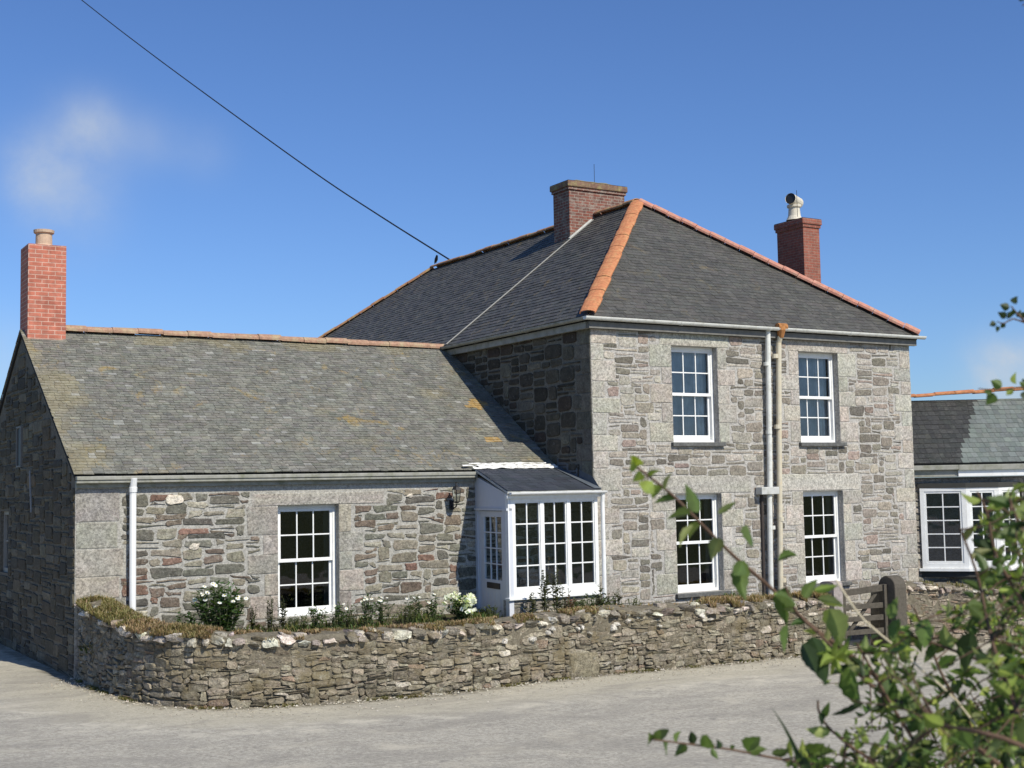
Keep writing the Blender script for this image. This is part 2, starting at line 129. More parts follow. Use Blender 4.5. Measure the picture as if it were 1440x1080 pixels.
def M_stone(name,rough=.9,speck=.35,big=.25,bumpd=.012,moss=0.0,mosscol=(.16,.13,.05),lichen=.0):
    m,nt,b,o=newmat(name); n=N(nt); c=n.col()
    g=n.ramp(n.noise(24,6,.95),[(.40,1-speck),(.60,1+speck)])
    c=n.mixc(1.,c,g,'MULTIPLY')
    g2=n.ramp(n.noise(7,5,.6),[(.25,1-big),(.75,1+big)])
    c=n.mixc(1.,c,g2,'MULTIPLY')
    if lichen:
        l=n.ramp(n.noise(16,4,.7),[(.6,0.),(.68,lichen)]); c=n.mixc(l,c,(.42,.40,.34))
    if moss:
        l=n.ramp(n.noise(2.2,5,.7),[(.5,0.),(.66,moss)]); c=n.mixc(l,c,mosscol)
    nt.links.new(c,b.inputs['Base Color']); b.inputs['Roughness'].default_value=rough; b.inputs['Specular IOR Level'].default_value=.25
    h=n.math('ADD',n.math('MULTIPLY',n.noise(60,3,.7),.6),n.noise(22,4,.6))
    nt.links.new(n.bump(h,.7,bumpd),b.inputs['Normal']); return m
def M_plain(name,col,rough=.6,spec=.4,var=.12,scale=8,bumpd=0.,dirt=None,metal=0):
    m,nt,b,o=newmat(name); n=N(nt)
    g=n.ramp(n.noise(scale,5,.6),[(.25,1-var),(.75,1+var)])
    c=n.mixc(1.,col,g,'MULTIPLY')
    if dirt: c=n.mixc(n.ramp(n.noise(dirt[1],5,.7),[(.48,0.),(.7,dirt[2])]),c,dirt[0])
    nt.links.new(c,b.inputs['Base Color']); b.inputs['Roughness'].default_value=rough; b.inputs['Specular IOR Level'].default_value=spec
    b.inputs['Metallic'].default_value=metal
    if bumpd: nt.links.new(n.bump(n.noise(scale*4,4,.6),.6,bumpd),b.inputs['Normal'])
    return m
def M_attr(name,rough=.7,spec=.2,var=.15,scale=20,trans=0.,bumpd=0.):
    m,nt,b,o=newmat(name); n=N(nt)
    c=n.mixc(1.,n.col(),n.ramp(n.noise(scale,3,.6),[(.25,1-var),(.75,1+var)]),'MULTIPLY')
    nt.links.new(c,b.inputs['Base Color']); b.inputs['Roughness'].default_value=rough; b.inputs['Specular IOR Level'].default_value=spec
    if bumpd: nt.links.new(n.bump(n.noise(scale*2,4,.6),.6,bumpd),b.inputs['Normal'])
    if trans:
        t=nt.nodes.new('ShaderNodeBsdfTranslucent'); mx=nt.nodes.new('ShaderNodeMixShader'); mx.inputs[0].default_value=trans
        c2=n.mixc(1.,c,(1.5,1.7,.55),'MULTIPLY'); nt.links.new(c2,t.inputs[0])
        nt.links.new(b.outputs[0],mx.inputs[1]); nt.links.new(t.outputs[0],mx.inputs[2]); nt.links.new(mx.outputs[0],o.inputs[0])
    return m
def M_slate(name,mottle=.3,lichen=0.,ochre=0.,rough=.62,patch=None):
    m,nt,b,o=newmat(name); n=N(nt); c=n.col()
    c=n.mixc(1.,c,n.ramp(n.noise(3.2,5,.65),[(.25,1-mottle*.7),(.75,1+mottle*.7)]),'MULTIPLY')
    c=n.mixc(1.,c,n.ramp(n.noise(26,5,.85,vec=n.scalevec((.6,1,1))),[(.3,1-mottle),(.7,1+mottle)]),'MULTIPLY')
    if lichen:
        f=n.math('MULTIPLY',n.ramp(n.noise(24,5,.85,vec=n.scalevec((.4,1,1))),[(.52,0.),(.64,1.)]),n.ramp(n.noise(1.3,3,.6),[(.3,.25),(.6,1.)]))
        c=n.mixc(n.math('MULTIPLY',f,lichen),c,(.36,.355,.30))
    if ochre:
        f=n.math('MULTIPLY',n.ramp(n.noise(1.6,5,.75,1.),[(.58,0.),(.70,1.)]),n.ramp(n.noise(30,3,.7),[(.35,.1),(.6,1.)]))
        c=n.mixc(n.math('MULTIPLY',f,ochre),c,(.34,.23,.06))
    nt.links.new(c,b.inputs['Base Color']); b.inputs['Roughness'].default_value=rough; b.inputs['Specular IOR Level'].default_value=.35
    nt.links.new(n.bump(n.noise(45,4,.6),.5,.006),b.inputs['Normal']); return m
def M_brick(name,c1,c2,mort,scale=1.,old=.2,lich=0):
    m,nt,b,o=newmat(name); n=N(nt)
    sep=nt.nodes.new('ShaderNodeSeparateXYZ'); nt.links.new(n.tc,sep.inputs[0])
    cb=nt.nodes.new('ShaderNodeCombineXYZ'); nt.links.new(n.math('ADD',sep.outputs[0],sep.outputs[1]),cb.inputs[0]); nt.links.new(sep.outputs[2],cb.inputs[1])
    t=nt.nodes.new('ShaderNodeTexBrick'); nt.links.new(cb.outputs[0],t.inputs['Vector'])
    t.inputs['Color1'].default_value=(*c1,1); t.inputs['Color2'].default_value=(*c2,1); t.inputs['Mortar'].default_value=(*mort,1)
    t.inputs['Scale'].default_value=1; t.inputs['Brick Width'].default_value=.225*scale; t.inputs['Row Height'].default_value=.075*scale
    t.inputs['Mortar Size'].default_value=.008*scale; t.inputs['Mortar Smooth'].default_value=.2; t.inputs['Bias'].default_value=0.
    c=n.mixc(1.,t.outputs[0],n.ramp(n.noise(9,5,.65),[(.25,1-old),(.75,1+old)]),'MULTIPLY')
    if lich: c=n.mixc(n.ramp(n.noise(7,5,.75),[(.5,0.),(.62,lich)]),c,(.36,.33,.27))
    nt.links.new(c,b.inputs['Base Color']); b.inputs['Roughness'].default_value=.88
    h=n.math('ADD',n.math('MULTIPLY',t.outputs['Fac'],-1.),n.math('MULTIPLY',n.noise(60,3),.4))
    nt.links.new(n.bump(h,.8,.006),b.inputs['Normal']); return m
def M_glass(name,tint=(.9,.95,.95)):
    m,nt,b,o=newmat(name); nt.nodes.remove(b)
    tr=nt.nodes.new('ShaderNodeBsdfTransparent'); tr.inputs[0].default_value=(*tint,1)
    gl=nt.nodes.new('ShaderNodeBsdfGlossy'); gl.inputs['Roughness'].default_value=.02
    fr=nt.nodes.new('ShaderNodeFresnel'); fr.inputs[0].default_value=1.5
    n=N(nt); nt.links.new(n.bump(n.noise(1.7,2),.08,.05),gl.inputs['Normal'])
    mx=nt.nodes.new('ShaderNodeMixShader'); nt.links.new(n.math('ADD',n.math('MULTIPLY',fr.outputs[0],1.4),.02),mx.inputs[0]); nt.links.new(tr.outputs[0],mx.inputs[1]); nt.links.new(gl.outputs[0],mx.inputs[2])
    nt.links.new(mx.outputs[0],o.inputs[0]); return m

MS=M_stone('granite_front',speck=.5,big=.2,lichen=.35,bumpd=.018)
MW=M_stone('rubble_stone',speck=.5,big=.3,lichen=.55,bumpd=.018)
MSH=M_stone('shade_darkened_stone',speck=.35,big=.35,lichen=.25)  # stone of the left-facing walls, colours darkened to carry their shade
MMO=M_stone('lime_mortar',speck=.4,big=.2,bumpd=.02)
MB_=M_stone('field_stone',speck=.55,big=.4,bumpd=.04,moss=.75,mosscol=(.175,.14,.075),lichen=.7)
MEARTH=M_plain('wall_core_earth',(.18,.158,.115),.95,.1,.45,16,.05)
MSL_W=M_slate('wing_slates',.42,.75,.85)
MSL_M=M_slate('main_slates',.28,.22,.25)
MSL_L=M_slate('side_slates',.3,.25,.5)
MSL_P=M_slate('porch_slates',.15,0,0,.5)
MSL_E=M_slate('extension_slates',.2,.2,.0)
MDECK=M_plain('roof_underlay',(.03,.03,.03),.9,.1)
MWHITE=M_plain('white_paint',(.80,.80,.775),.45,.4,.06,5,.0008,dirt=((.45,.43,.35),9,.22))
MWHITE2=M_plain('weathered_white_paint',(.50,.50,.47),.5,.3,.1,8,dirt=((.2,.2,.14),9,.55))
MDOOR=M_plain('grey_white_paint',(.62,.64,.68),.4,.4,.04,6)
MGUT=M_plain('weathered_gutter',(.30,.295,.255),.6,.3,.2,6,.002,dirt=((.12,.13,.06),5,.6))
MGUTW=M_plain('off_white_gutter',(.66,.66,.61),.45,.4,.08,7,dirt=((.3,.28,.2),10,.4))
MCREAM=M_plain('cream_cast_iron',(.56,.51,.39),.6,.3,.15,12,.002,dirt=((.45,.28,.1),6,.4))
MRUST=M_plain('rusty_iron',(.38,.17,.06),.8,.2,.3,18,.004)
MSLSILL=M_plain('slate_sill',(.10,.10,.095),.75,.3,.25,12,.004,dirt=((.3,.3,.26),16,.4))
MRIDGE_O=M_plain('orange_ridge_tile',(.47,.19,.09),.85,.15,.3,13,.012,dirt=((.55,.33,.15),9,.7))
MRIDGE_L=M_plain('lichened_ridge_tile',(.40,.20,.11),.85,.2,.3,12,.01,dirt=((.46,.36,.16),6,.95))
MRIDGE_P=M_plain('pink_ridge_tile',(.48,.22,.16),.85,.15,.25,12,.01,dirt=((.48,.34,.24),9,.7))
MBR_O=M_brick('old_brick',(.22,.07,.045),(.13,.06,.045),(.30,.25,.2),.9,.35,.45)
MBR_D=M_brick('dark_red_brick',(.30,.09,.055),(.22,.07,.045),(.30,.18,.13),.8,.3,.12)
MBR_N=M_brick('new_red_brick',(.46,.145,.09),(.36,.11,.07),(.54,.33,.25),1.,.3,.12)
MCAP=M_plain('lichened_mortar_cap',(.22,.19,.12),.9,.2,.3,10,.02,dirt=((.30,.24,.06),7,.8))
MCAP2=M_plain('lichened_corbel',(.20,.12,.085),.9,.2,.35,14,.02,dirt=((.33,.29,.13),8,.9))
MPOT=M_plain('buff_clay_pot',(.52,.38,.27),.8,.2,.15,14,.004)
MPOTC=M_plain('cream_clay_pot',(.58,.53,.43),.75,.2,.12,14,.004)
MLEAD=M_plain('lead_flashing',(.10,.115,.13),.55,.4,.2,6,.004)
MFLASH=M_plain('lime_washed_flashing',(.78,.77,.73),.8,.2,.15,14,.015,dirt=((.3,.29,.26),9,.8))
MBLACK=M_plain('black_metal',(.015,.015,.016),.5,.5)
MGLASS=M_glass('window_glass')
MCURT=M_attr('net_curtain',.9,.1,.3,3)
MDARK=M_plain('dark_interior',(.02,.02,.02),.9,.1)
MROOM=M_plain('room_paint',(.10,.09,.08),.9,.1)
MGRASS=M_attr('wall_top_grass',.8,.15,.2,5,.25)
MLEAF=M_attr('garden_leaf',.6,.3,.2,20,.3)
MSHRUB=M_attr('shrub_leaf',.5,.3,.16,60,.35)
MBARK=M_plain('shrub_bark',(.12,.075,.05),.8,.2,.3,60,.001)
MPETAL=M_attr('petal',.7,.2,.05,20,.3)
MWOOD=M_plain('weathered_gate_timber',(.085,.075,.06),.85,.15,.35,14,.006)
MWIRE=M_plain('black_cable',(.012,.013,.02),.6,.3)
MSTALK=M_plain('dry_stalk',(.62,.54,.38),.7,.2,.1,40)

# ------------------------------------------------------------------ stonework
def stone(mb,Fm,u0,u1,v0,v1,col,rnd,pw=3.2,gap=.012,h=.02,jit=.014,n=14,w0=-.012,rough=.3):
    cu,cv=(u0+u1)/2,(v0+v1)/2; a,b=(u1-u0)/2-gap,(v1-v0)/2-gap
    if a<.012 or b<.008: return
    sk=[rnd.uniform(-1,1)*jit for _ in range(8)]
    def P(x,y):
        fx,fy=(x/a+1)/2,(y/b+1)/2
        dx=(sk[0]*(1-fx)+sk[1]*fx)*(1-fy)+(sk[2]*(1-fx)+sk[3]*fx)*fy
        dy=(sk[4]*(1-fx)+sk[5]*fx)*(1-fy)+(sk[6]*(1-fx)+sk[7]*fx)*fy
        return cu+x+dx, cv+y+dy
    rings=[(1.,w0),(.985,h*.55),(.92 if b>.05 else .84,h)]
    mn=min(a,b); lo_,hi_=(.05,.14) if pw>=8 else ((.18,.75) if pw>=3 else (.35,.95))
    ol=[]
    for (sx,sy) in ((1,1),(-1,1),(-1,-1),(1,-1)):
        ra=min(a*.9,mn*rnd.uniform(lo_,hi_)*rnd.uniform(1,1.5)); rb=mn*rnd.uniform(lo_,hi_)*.9
        c3=[(a,b-rb),(a-ra*.32,b-rb*.32),(a-ra,b)]
        if sx*sy<0: c3=c3[::-1]
        ol+=[(sx*x,sy*y) for x,y in c3]
    o2=[]
    for k in range(12):
        p0,p1=ol[k],ol[(k+1)%12]; o2.append(p0)
        if k%3==2: o2.append(((p0[0]+p1[0])/2,(p0[1]+p1[1])/2))
    n=len(o2); nz=jit*.45
    o2=[(x+rnd.uniform(-nz,nz),y+rnd.uniform(-nz,nz)) for x,y in o2]
    vs=[];tx=rnd.uniform(-1,1)*h*rough;ty=rnd.uniform(-1,1)*h*rough
    for k,(sc,w) in enumerate(rings):
        for (x,y) in o2:
            x*=sc;y*=sc
            uu,vv=P(x,y); ww=w+(tx*x/a+ty*y/b if k else 0)+(rnd.uniform(-.12,.12)*h if k==2 else 0)
            vs.append(Fm(uu,vv,ww))
    uu,vv=P(0,0); vs.append(Fm(uu,vv,h*(1.06+rnd.uniform(0,.25))))
    fs=[(r*n+i,r*n+(i+1)%n,(r+1)*n+(i+1)%n,(r+1)*n+i) for r in range(2) for i in range(n)]
    fs+=[(2*n+i,2*n+(i+1)%n,3*n) for i in range(n)]
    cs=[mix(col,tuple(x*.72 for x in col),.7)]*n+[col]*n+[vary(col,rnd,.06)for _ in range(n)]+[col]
    mb.add(vs,fs,cs)
def rubble(mb,Fm,u0,u1,v0,v1,blocked,pal,rnd,cw=.08,ch=.058,wr=(2,6),hr=(1,4),ok=None,**kw):
    nu=max(1,round((u1-u0)/cw)); nv=max(1,round((v1-v0)/ch)); cw=(u1-u0)/nu; ch=(v1-v0)/nv
    occ=[[False]*nu for _ in range(nv)]
    for (a,b,c,d) in blocked:
        for j in range(nv):
            for i in range(nu):
                x,y=u0+(i+.5)*cw,v0+(j+.5)*ch
                if a-.25*cw<x<b+.25*cw and c-.25*ch<y<d+.25*ch: occ[j][i]=True
    for j in range(nv):
        for i in range(nu):
            if occ[j][i]: continue
            w=rnd.randint(*wr); hmax=rnd.choice([hr[0]]+list(range(hr[0],hr[1]+1))+[min(2,hr[1])]*2)
            if hmax>1: w=max(w,min(wr[1],hmax+rnd.randint(0,2)))
            if hmax==1: w=max(w,rnd.randint(2,wr[1]+1))
            k=0
            while k<w and i+k<nu and not occ[j][i+k]: k+=1
            w=k; 
            if i+w<nu and not occ[j][i+w] and (i+w+1>=nu or occ[j][i+w+1]): w+=1
            h=1
            while h<hmax and j+h<nv and all(not occ[j+h][i+q] for q in range(w)): h+=1
            for y in range(h):
                for x in range(w): occ[j+y][i+x]=True
            a,b,c,d=u0+i*cw,u0+(i+w)*cw,v0+j*ch,v0+(j+h)*ch
            if ok and not ok(a,b,c,d): continue
            r_=rnd.random(); acc=0
            for p_,c_ in pal:
                acc+=p_
                if r_<=acc: break
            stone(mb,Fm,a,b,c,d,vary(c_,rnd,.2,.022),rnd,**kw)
def ashlar(mb,Fm,blocks,pal,rnd,gap=.003,h=.011,jit=.006):
    for (a,b,c,d) in blocks:
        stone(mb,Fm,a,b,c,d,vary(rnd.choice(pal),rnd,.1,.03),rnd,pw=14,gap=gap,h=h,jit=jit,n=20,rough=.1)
def jambs(u0,u1,v0,v1,rnd,lint=.30,over=(.3,.3),sill=None,hs=.36):
    """granite surround blocks about an opening"""
    out=[(u0-over[0],u1+over[1],v1,v1+lint)]
    v=v0; k=rnd.random()<.5
    while v<v1-.02:
        h=min(hs*rnd.uniform(.8,1.15),v1-v)
        if v1-(v+h)<.15: h=v1-v
        wl=.46 if k else .24; wr=.24 if k else .46
        out.append((u0-wl*rnd.uniform(.9,1.2),u0,v,v+h)); out.append((u1,u1+wr*rnd.uniform(.9,1.2),v,v+h)); v+=h; k=not k
    return out
def quoins(u0,side,v0,v1,rnd,hs=.34,a=.3,b=.55):
    out=[];v=v0;k=True
    while v<v1-.02:
        h=min(hs*rnd.uniform(.75,1.2),v1-v)
        if v1-(v+h)<.14: h=v1-v
        w=(b if k else a)*rnd.uniform(.9,1.1)
        out.append((u0,u0+w,v,v+h) if side>0 else (u0-w,u0,v,v+h)); v+=h;k=not k
    return out
def wall_slab(mb,Fm,u0,u1,v0,v1,holes,t=.45,col=(.40,.38,.34),endcol=None):
    us=sorted({u0,u1,*[h[0] for h in holes],*[h[1] for h in holes]}); vs=sorted({v0,v1,*[h[2] for h in holes],*[h[3] for h in holes]})
    for a,b in zip(us,us[1:]):
        for c,d in zip(vs,vs[1:]):
            x,y=(a+b)/2,(c+d)/2
            if any(h[0]<x<h[1] and h[2]<y<h[3] for h in holes): continue
            for w in (0,-t): mb.add([Fm(a,c,w),Fm(b,c,w),Fm(b,d,w),Fm(a,d,w)],[(0,1,2,3)],col)
    for (a,b,c,d) in list(holes)+[(u0,u1,v0,v1)]:
        for (p,q) in (((a,c),(b,c)),((b,c),(b,d)),((b,d),(a,d)),((a,d),(a,c))):
            ec=endcol if (endcol and p[0]==q[0]==u0==a and (a,b,c,d)==(u0,u1,v0,v1)) else col
            mb.add([Fm(*p,0),Fm(*q,0),Fm(*q,-t),Fm(*p,-t)],[(0,1,2,3)],ec)

# ------------------------------------------------------------------ windows
def bars(mb,Fm,u0,u1,v0,v1,nx,ny,w0,w1,t=.022):
    for i in range(1,nx):
        u=u0+(u1-u0)*i/nx; mb.box(Fm,u-t/2,u+t/2,v0,v1,w0,w1,(.8,)*3)
    for j in range(1,ny):
        v=v0+(v1-v0)*j/ny
        for i in range(nx):
            a=u0+(u1-u0)*i/nx+(t/2 if i else 0); b=u0+(u1-u0)*(i+1)/nx-(t/2 if i<nx-1 else 0)
            mb.box(Fm,a,b,v-t/2,v+t/2,w0+.002,w1-.002,(.8,)*3)
def rectframe(mb,Fm,u0,u1,v0,v1,l,r,b,t,w0,w1):
    mb.box(Fm,u0,u1,v0,v0+b,w0,w1,(.8,)*3); mb.box(Fm,u0,u1,v1-t,v1,w0,w1,(.8,)*3)
    mb.box(Fm,u0,u0+l,v0+b,v1-t,w0,w1,(.8,)*3); mb.box(Fm,u1-r,u1,v0+b,v1-t,w0,w1,(.8,)*3)
def sash_window(parent,Fm,u0,u1,v0,v1,rec=.13,curtain=None,sill=True,label=None):
    mb=MB(); rectframe(mb,Fm,u0,u1,v0+.0,v1,.055,.055,.05,.06,-rec-.10,-rec)
    win=mb.build('window',MWHITE,parent,bevel=.004)
    if label: win['label']=label
    a,b=u0+.055,u1-.055; mid=v0+.05+(v1-v0-.11)*.50
    s=MB(); rectframe(s,Fm,a,b,mid-.02,v1-.06,.045,.045,.055,.045,-rec-.055,-rec-.012)
    bars(s,Fm,a+.045,b-.045,mid+.035,v1-.105,3,2,-rec-.045,-rec-.022); s.build('upper_sash',MWHITE,win,bevel=.003)
    s=MB(); rectframe(s,Fm,a,b,v0+.05,mid+.018,.045,.045,.085,.04,-rec-.099,-rec-.058)
    bars(s,Fm,a+.045,b-.045,v0+.135,mid-.022,3,2,-rec-.092,-rec-.068); s.build('lower_sash',MWHITE,win,bevel=.003)
    g=MB()
    g.add([Fm(a+.04,mid+.03,-rec-.034),Fm(b-.04,mid+.03,-rec-.034),Fm(b-.04,v1-.1,-rec-.034),Fm(a+.04,v1-.1,-rec-.034)],[(0,1,2,3)])
    g.add([Fm(a+.04,v0+.13,-rec-.08),Fm(b-.04,v0+.13,-rec-.08),Fm(b-.04,mid-.018,-rec-.08),Fm(a+.04,mid-.018,-rec-.08)],[(0,1,2,3)])
    g.build('pane',MGLASS,win,recalc=False)
    if curtain:
        c=MB(); nn=26
        for (ca,cb,w,cc_) in curtain:
            A=u0+(u1-u0)*ca; B=u0+(u1-u0)*cb
            vs=[];fs=[]
            for i in range(nn+1):
                u=A+(B-A)*i/nn; ww=-rec-.17+w*math.sin(i*2.1)+w*.5*math.sin(i*.9)
                vs+=[Fm(u,v0+.02,ww),Fm(u,v1,ww)]
            fs=[(2*i,2*i+2,2*i+3,2*i+1) for i in range(nn)]
            c.add(vs,fs,cc_)
        c.build('net_curtain',MCURT,win,recalc=False)
    if sill:
        k=MB(); k.box(Fm,u0-.06,u1+.10,v0-.075,v0-.002,-rec,.075,(.1,)*3); k.build('sill',MSLSILL,win,bevel=.008)
    return win

# ------------------------------------------------------------------ slates
def slates(mb,P,poly,ch,sw,pal,rnd,lift=.012,s_off=0.,colf=None,rag=.006):
    """P(u,s,n): u across, s up the slope, n off it; poly in (u,s)"""
    def span(s):
        xs=[]
        for (x0,y0),(x1,y1) in zip(poly,poly[1:]+poly[:1]):
            if (y0<=s<y1) or (y1<=s<y0): xs.append(x0+(x1-x0)*(s-y0)/(y1-y0))
        return (min(xs),max(xs)) if len(xs)>=2 else None
    smax=max(q[1] for q in poly); smin=min(q[1] for q in poly); s=smin+.001; row=0
    while s<smax-.01:
        a=span(s); hh=min(ch*1.25,smax-s-.002); b=span(min(s+hh,smax-.004))
        if a and b:
            u=a[0]-rnd.uniform(0,sw)
            while u<a[1]:
                w=sw*rnd.uniform(.7,1.25); x0,x1=max(u,a[0])+.002,min(u+w,a[1])-.002
                y0,y1=min(max(u,b[0])+.002,b[1]),max(min(u+w,b[1])-.002,b[0])
                if x1-x0>.015:
                    d=rnd.uniform(-1,1)*rag; l=lift*rnd.uniform(.75,1.4); c=vary(rnd.choice(pal),rnd,.16,.03)
                    if colf: c=colf(u,s,c)
                    lo=s+d; 
                    vs=[P(x0,lo,0),P(x1,lo+rnd.uniform(-1,1)*rag*.4,0),P(x0,lo,l),P(x1,lo,l*rnd.uniform(.8,1.1)),P(max(y0,x0-.2) if y0<y1 else y1,s+hh,.002),P(y1,s+hh,.002)]
                    mb.add(vs,[(0,1,3,2),(2,3,5,4),(0,2,4),(1,5,3)],c)
                u+=w
        s+=ch; row+=1
def slopeframe(o,e,up):
    o=V(o);e=V(e).normalized();up=V(up).normalized();n=e.cross(up)
    if n.z<0:n=-n
    return (lambda u,s,w:o+e*u+up*s+n*w)
def ridge_tiles(mb,A,B,L=.42,r=.13,flat=.55,rnd=None,n1=None,lift=0.02):
    A=V(A);B=V(B);d=(B-A);D=d.length;t=d.normalized();side=t.cross(V((0,0,1))).normalized();up=side.cross(t).normalized()
    k=max(1,round(D/L));L=D/k
    for i in range(k):
        q0=A+t*(i*L+.004);q1=A+t*((i+1)*L-.004)
        rr=r*rnd.uniform(.93,1.08);dz=rnd.uniform(-.010,.014);vs=[]
        for q,ex in ((q0,.0),(q1,.006)):
            for R in (rr+ex,rr-.022+ex):
                for j in range(9):
                    g=math.pi*(-.08+1.16*j/8); vs.append(q+side*math.cos(g)*R+up*(math.sin(g)*R*flat+lift+dz-rr*flat*.25))
        fs=[]
        for j in range(8):
            fs+=[(j,j+1,19+j-0,18+j),(9+j,10+j,28+j,27+j)]
            fs+=[(j,9+j,10+j,j+1),(18+j,19+j,28+j,27+j)]
        fs+=[(0,18,27,9),(8,17,35,26)]
        mb.add(vs,fs,(.5,.3,.2))
def gutter(mb,A,B,r=.06):
    A=V(A);B=V(B);t=(B-A).normalized();s=t.cross(V((0,0,1))).normalized();vs=[];n=9
    for q in (A,B):
        for R in (r,r-.008):
            for j in range(n):
                g=math.pi+math.pi*j/(n-1); vs.append(q+s*math.cos(g)*R+V((0,0,math.sin(g)*R)))
    fs=[(j,j+1,2*n+j+1,2*n+j) for j in range(n-1)]+[(n+j,n+j+1,3*n+j+1,3*n+j) for j in range(n-1)]
    fs+=[(0,n,3*n,2*n),(n-1,2*n-1,4*n-1,3*n-1)]
    fs+=[tuple(range(n)),tuple(range(2*n,3*n))]
    mb.add(vs,fs,(.6,)*3)
    L=(B-A).length;k=max(1,int(L/1.8))
    for i in range(1,k):
        q=A+t*(L*i/k)
        vs=[]
        for qq in (q-t*.03,q+t*.03):
            for j in range(n):
                g=math.pi+math.pi*j/(n-1); vs.append(qq+s*math.cos(g)*(r+.006)+V((0,0,math.sin(g)*(r+.006)-.001)))
        mb.add(vs,[(j,j+1,n+j+1,n+j) for j in range(n-1)]+[tuple(range(n)),tuple(range(n,2*n))],(.6,)*3)

# ================================================================== SETTING
rnd=random.Random(11)
GA,GB=-2.72,.028
def gz(x,y=0): 
    return GA-GB*(max(-30,min(30,x))+8.5)
WB=[(-8.48,1.15,-1.58),(-8.50,.3,-1.64),(-8.46,-.6,-1.72),(-8.33,-1.5,-1.79),(-8.13,-2.08,-1.79),(-7.80,-2.45,-1.81),(-7.25,-2.70,-1.85),(-6.34,-2.83,-1.89),(-4.78,-2.80,-1.92),(-2.96,-2.46,-1.94),(-1.36,-2.2,-1.93),(-.47,-2.15,-1.96),(.79,-2.05,-2.00),(2.0,-1.88,-2.05),(3.0,-1.72,-2.08),(4.0,-1.55,-2.08)]
WB2=[(5.75,-1.5,-2.0),(6.3,-1.46,-1.99),(7.4,-1.66,-2.08),(8.73,-1.9,-2.18),(10.4,-2.35,-2.24),(12.2,-2.9,-2.3)]
def smoothpath(P,step=.06):
    pts=[V(q) for q in P]; out=[]
    for i in range(len(pts)-1):
        p0=pts[max(i-1,0)];p1=pts[i];p2=pts[i+1];p3=pts[min(i+2,len(pts)-1)]
        m=max(2,int((p2-p1).length/step))
        for k in range(m):
            t=k/m; out.append(.5*((2*p1)+(p2-p0)*t+(2*p0-5*p1+4*p2-p3)*t*t+(-p0+3*p1-3*p2+p3)*t**3))
    out.append(pts[-1]); return out
class Path:
    def __init__(s,P):
        s.p=smoothpath(P); s.L=[0]
        for a,b in zip(s.p,s.p[1:]): s.L.append(s.L[-1]+((b-a).xy.length))
        s.len=s.L[-1]
    def at(s,u):
        u=max(0,min(s.len-1e-4,u)); lo,hi=0,len(s.L)-1
        while hi-lo>1:
            m=(lo+hi)//2
            if s.L[m]<=u: lo=m
            else: hi=m
        t=(u-s.L[lo])/max(1e-6,s.L[hi]-s.L[lo]); a,b=s.p[lo],s.p[hi]; q=a.lerp(b,t)
        i0=max(0,lo-3);i1=min(len(s.p)-1,hi+3); d=(s.p[i1]-s.p[i0]); d.z=0; d.normalize()
        return q,d,V((d.y,-d.x,0))   # outward = right of travel
def dist_to_wall(x,y):
    best=9
    for q in WPTS:
        d=(q[0]-x)**2+(q[1]-y)**2
        if d<best: best=d
    return math.sqrt(best)
WP=Path(WB); WP2=Path(WB2)
WPTS=[(q.x,q.y) for q in WP.p[::4]]+[(q.x,q.y) for q in WP2.p[::4]]+[(-8.6,1.2+k*.3) for k in range(30)]

# ground: courtyard surface (fine near the wall) and one far field sheet
def ground_mesh():
    mb=MB(); xs=[];x=-24.
    while x<26: xs.append(x); x+=.22 if -13<x<12 else 1.
    ys=[];y=-26.
    while y<12: ys.append(y); y+=.22 if -9<y<1 else .8
    vs=[];cs=[]
    for y in ys:
        for x in xs:
            d=dist_to_wall(x,y) if (-14<x<14 and -9<y<12) else 9
            m=max(0,min(1,1-d/3.2)); z=gz(x)+.012*noise.noise(V((x*.5,y*.5,0)))+.03*max(0,1-d/.5)
            vs.append((x,y,z)); cs.append((m,.5+.5*noise.noise(V((x*.25,y*.25,3))),0))
    n=len(xs); fs=[(j*n+i,j*n+i+1,(j+1)*n+i+1,(j+1)*n+i) for j in range(len(ys)-1) for i in range(n-1)]
    mb.add(vs,fs,cs); return mb
m,nt,b,o=newmat('courtyard_tarmac'); n=N(nt)
fine=n.noise(17,6,.95); mid=n.noise(5,5,.65); big=n.noise(.55,4,.6,.6)
asp=n.mixc(n.ramp(fine,[(.40,0.),(.60,1.)]),(.26,.24,.197),(.57,.53,.435))
asp=n.mixc(n.ramp(mid,[(.3,0.),(.75,.35)]),asp,(.27,.255,.225))
sep=nt.nodes.new('ShaderNodeSeparateColor'); nt.links.new(n.col(),sep.inputs[0])
dust=n.mixc(n.ramp(n.noise(20,6,.9),[(.38,0.),(.62,1.)]),(.36,.33,.255),(.54,.495,.385))
dm=n.math('ADD',sep.outputs[0],n.math('MULTIPLY',n.math('SUBTRACT',n.noise(1.1,5,.7),.5),.55))
dmask=n.ramp(dm,[(.50,0.),(.66,.92)])
c=n.mixc(dmask,asp,dust)
pale=n.math('MULTIPLY',n.ramp(dm,[(.36,0.),(.46,1.),(.56,1.),(.62,0.)]),n.ramp(n.noise(2.1,5,.7),[(.45,0.),(.6,.55)]))
c=n.mixc(pale,c,(.64,.59,.47))
stv=n.scalevec((.6,1.1,1)); c=n.mixc(n.ramp(n.noise(.9,5,.65,1.2,vec=stv),[(.46,0.),(.62,.5)]),c,(.27,.25,.212))
c=n.mixc(n.ramp(n.noise(1.3,5,.7,.8,vec=stv),[(.52,0.),(.68,.5)]),c,(.56,.51,.40))
c=n.mixc(n.ramp(n.noise(2.6,4,.6),[(.64,0.),(.69,.5)]),c,(.24,.225,.20))
c=n.mixc(n.ramp(n.noise(.8,6,.8,2.),[(.492,0.),(.5,.6),(.508,0.)]),c,(.16,.145,.12))
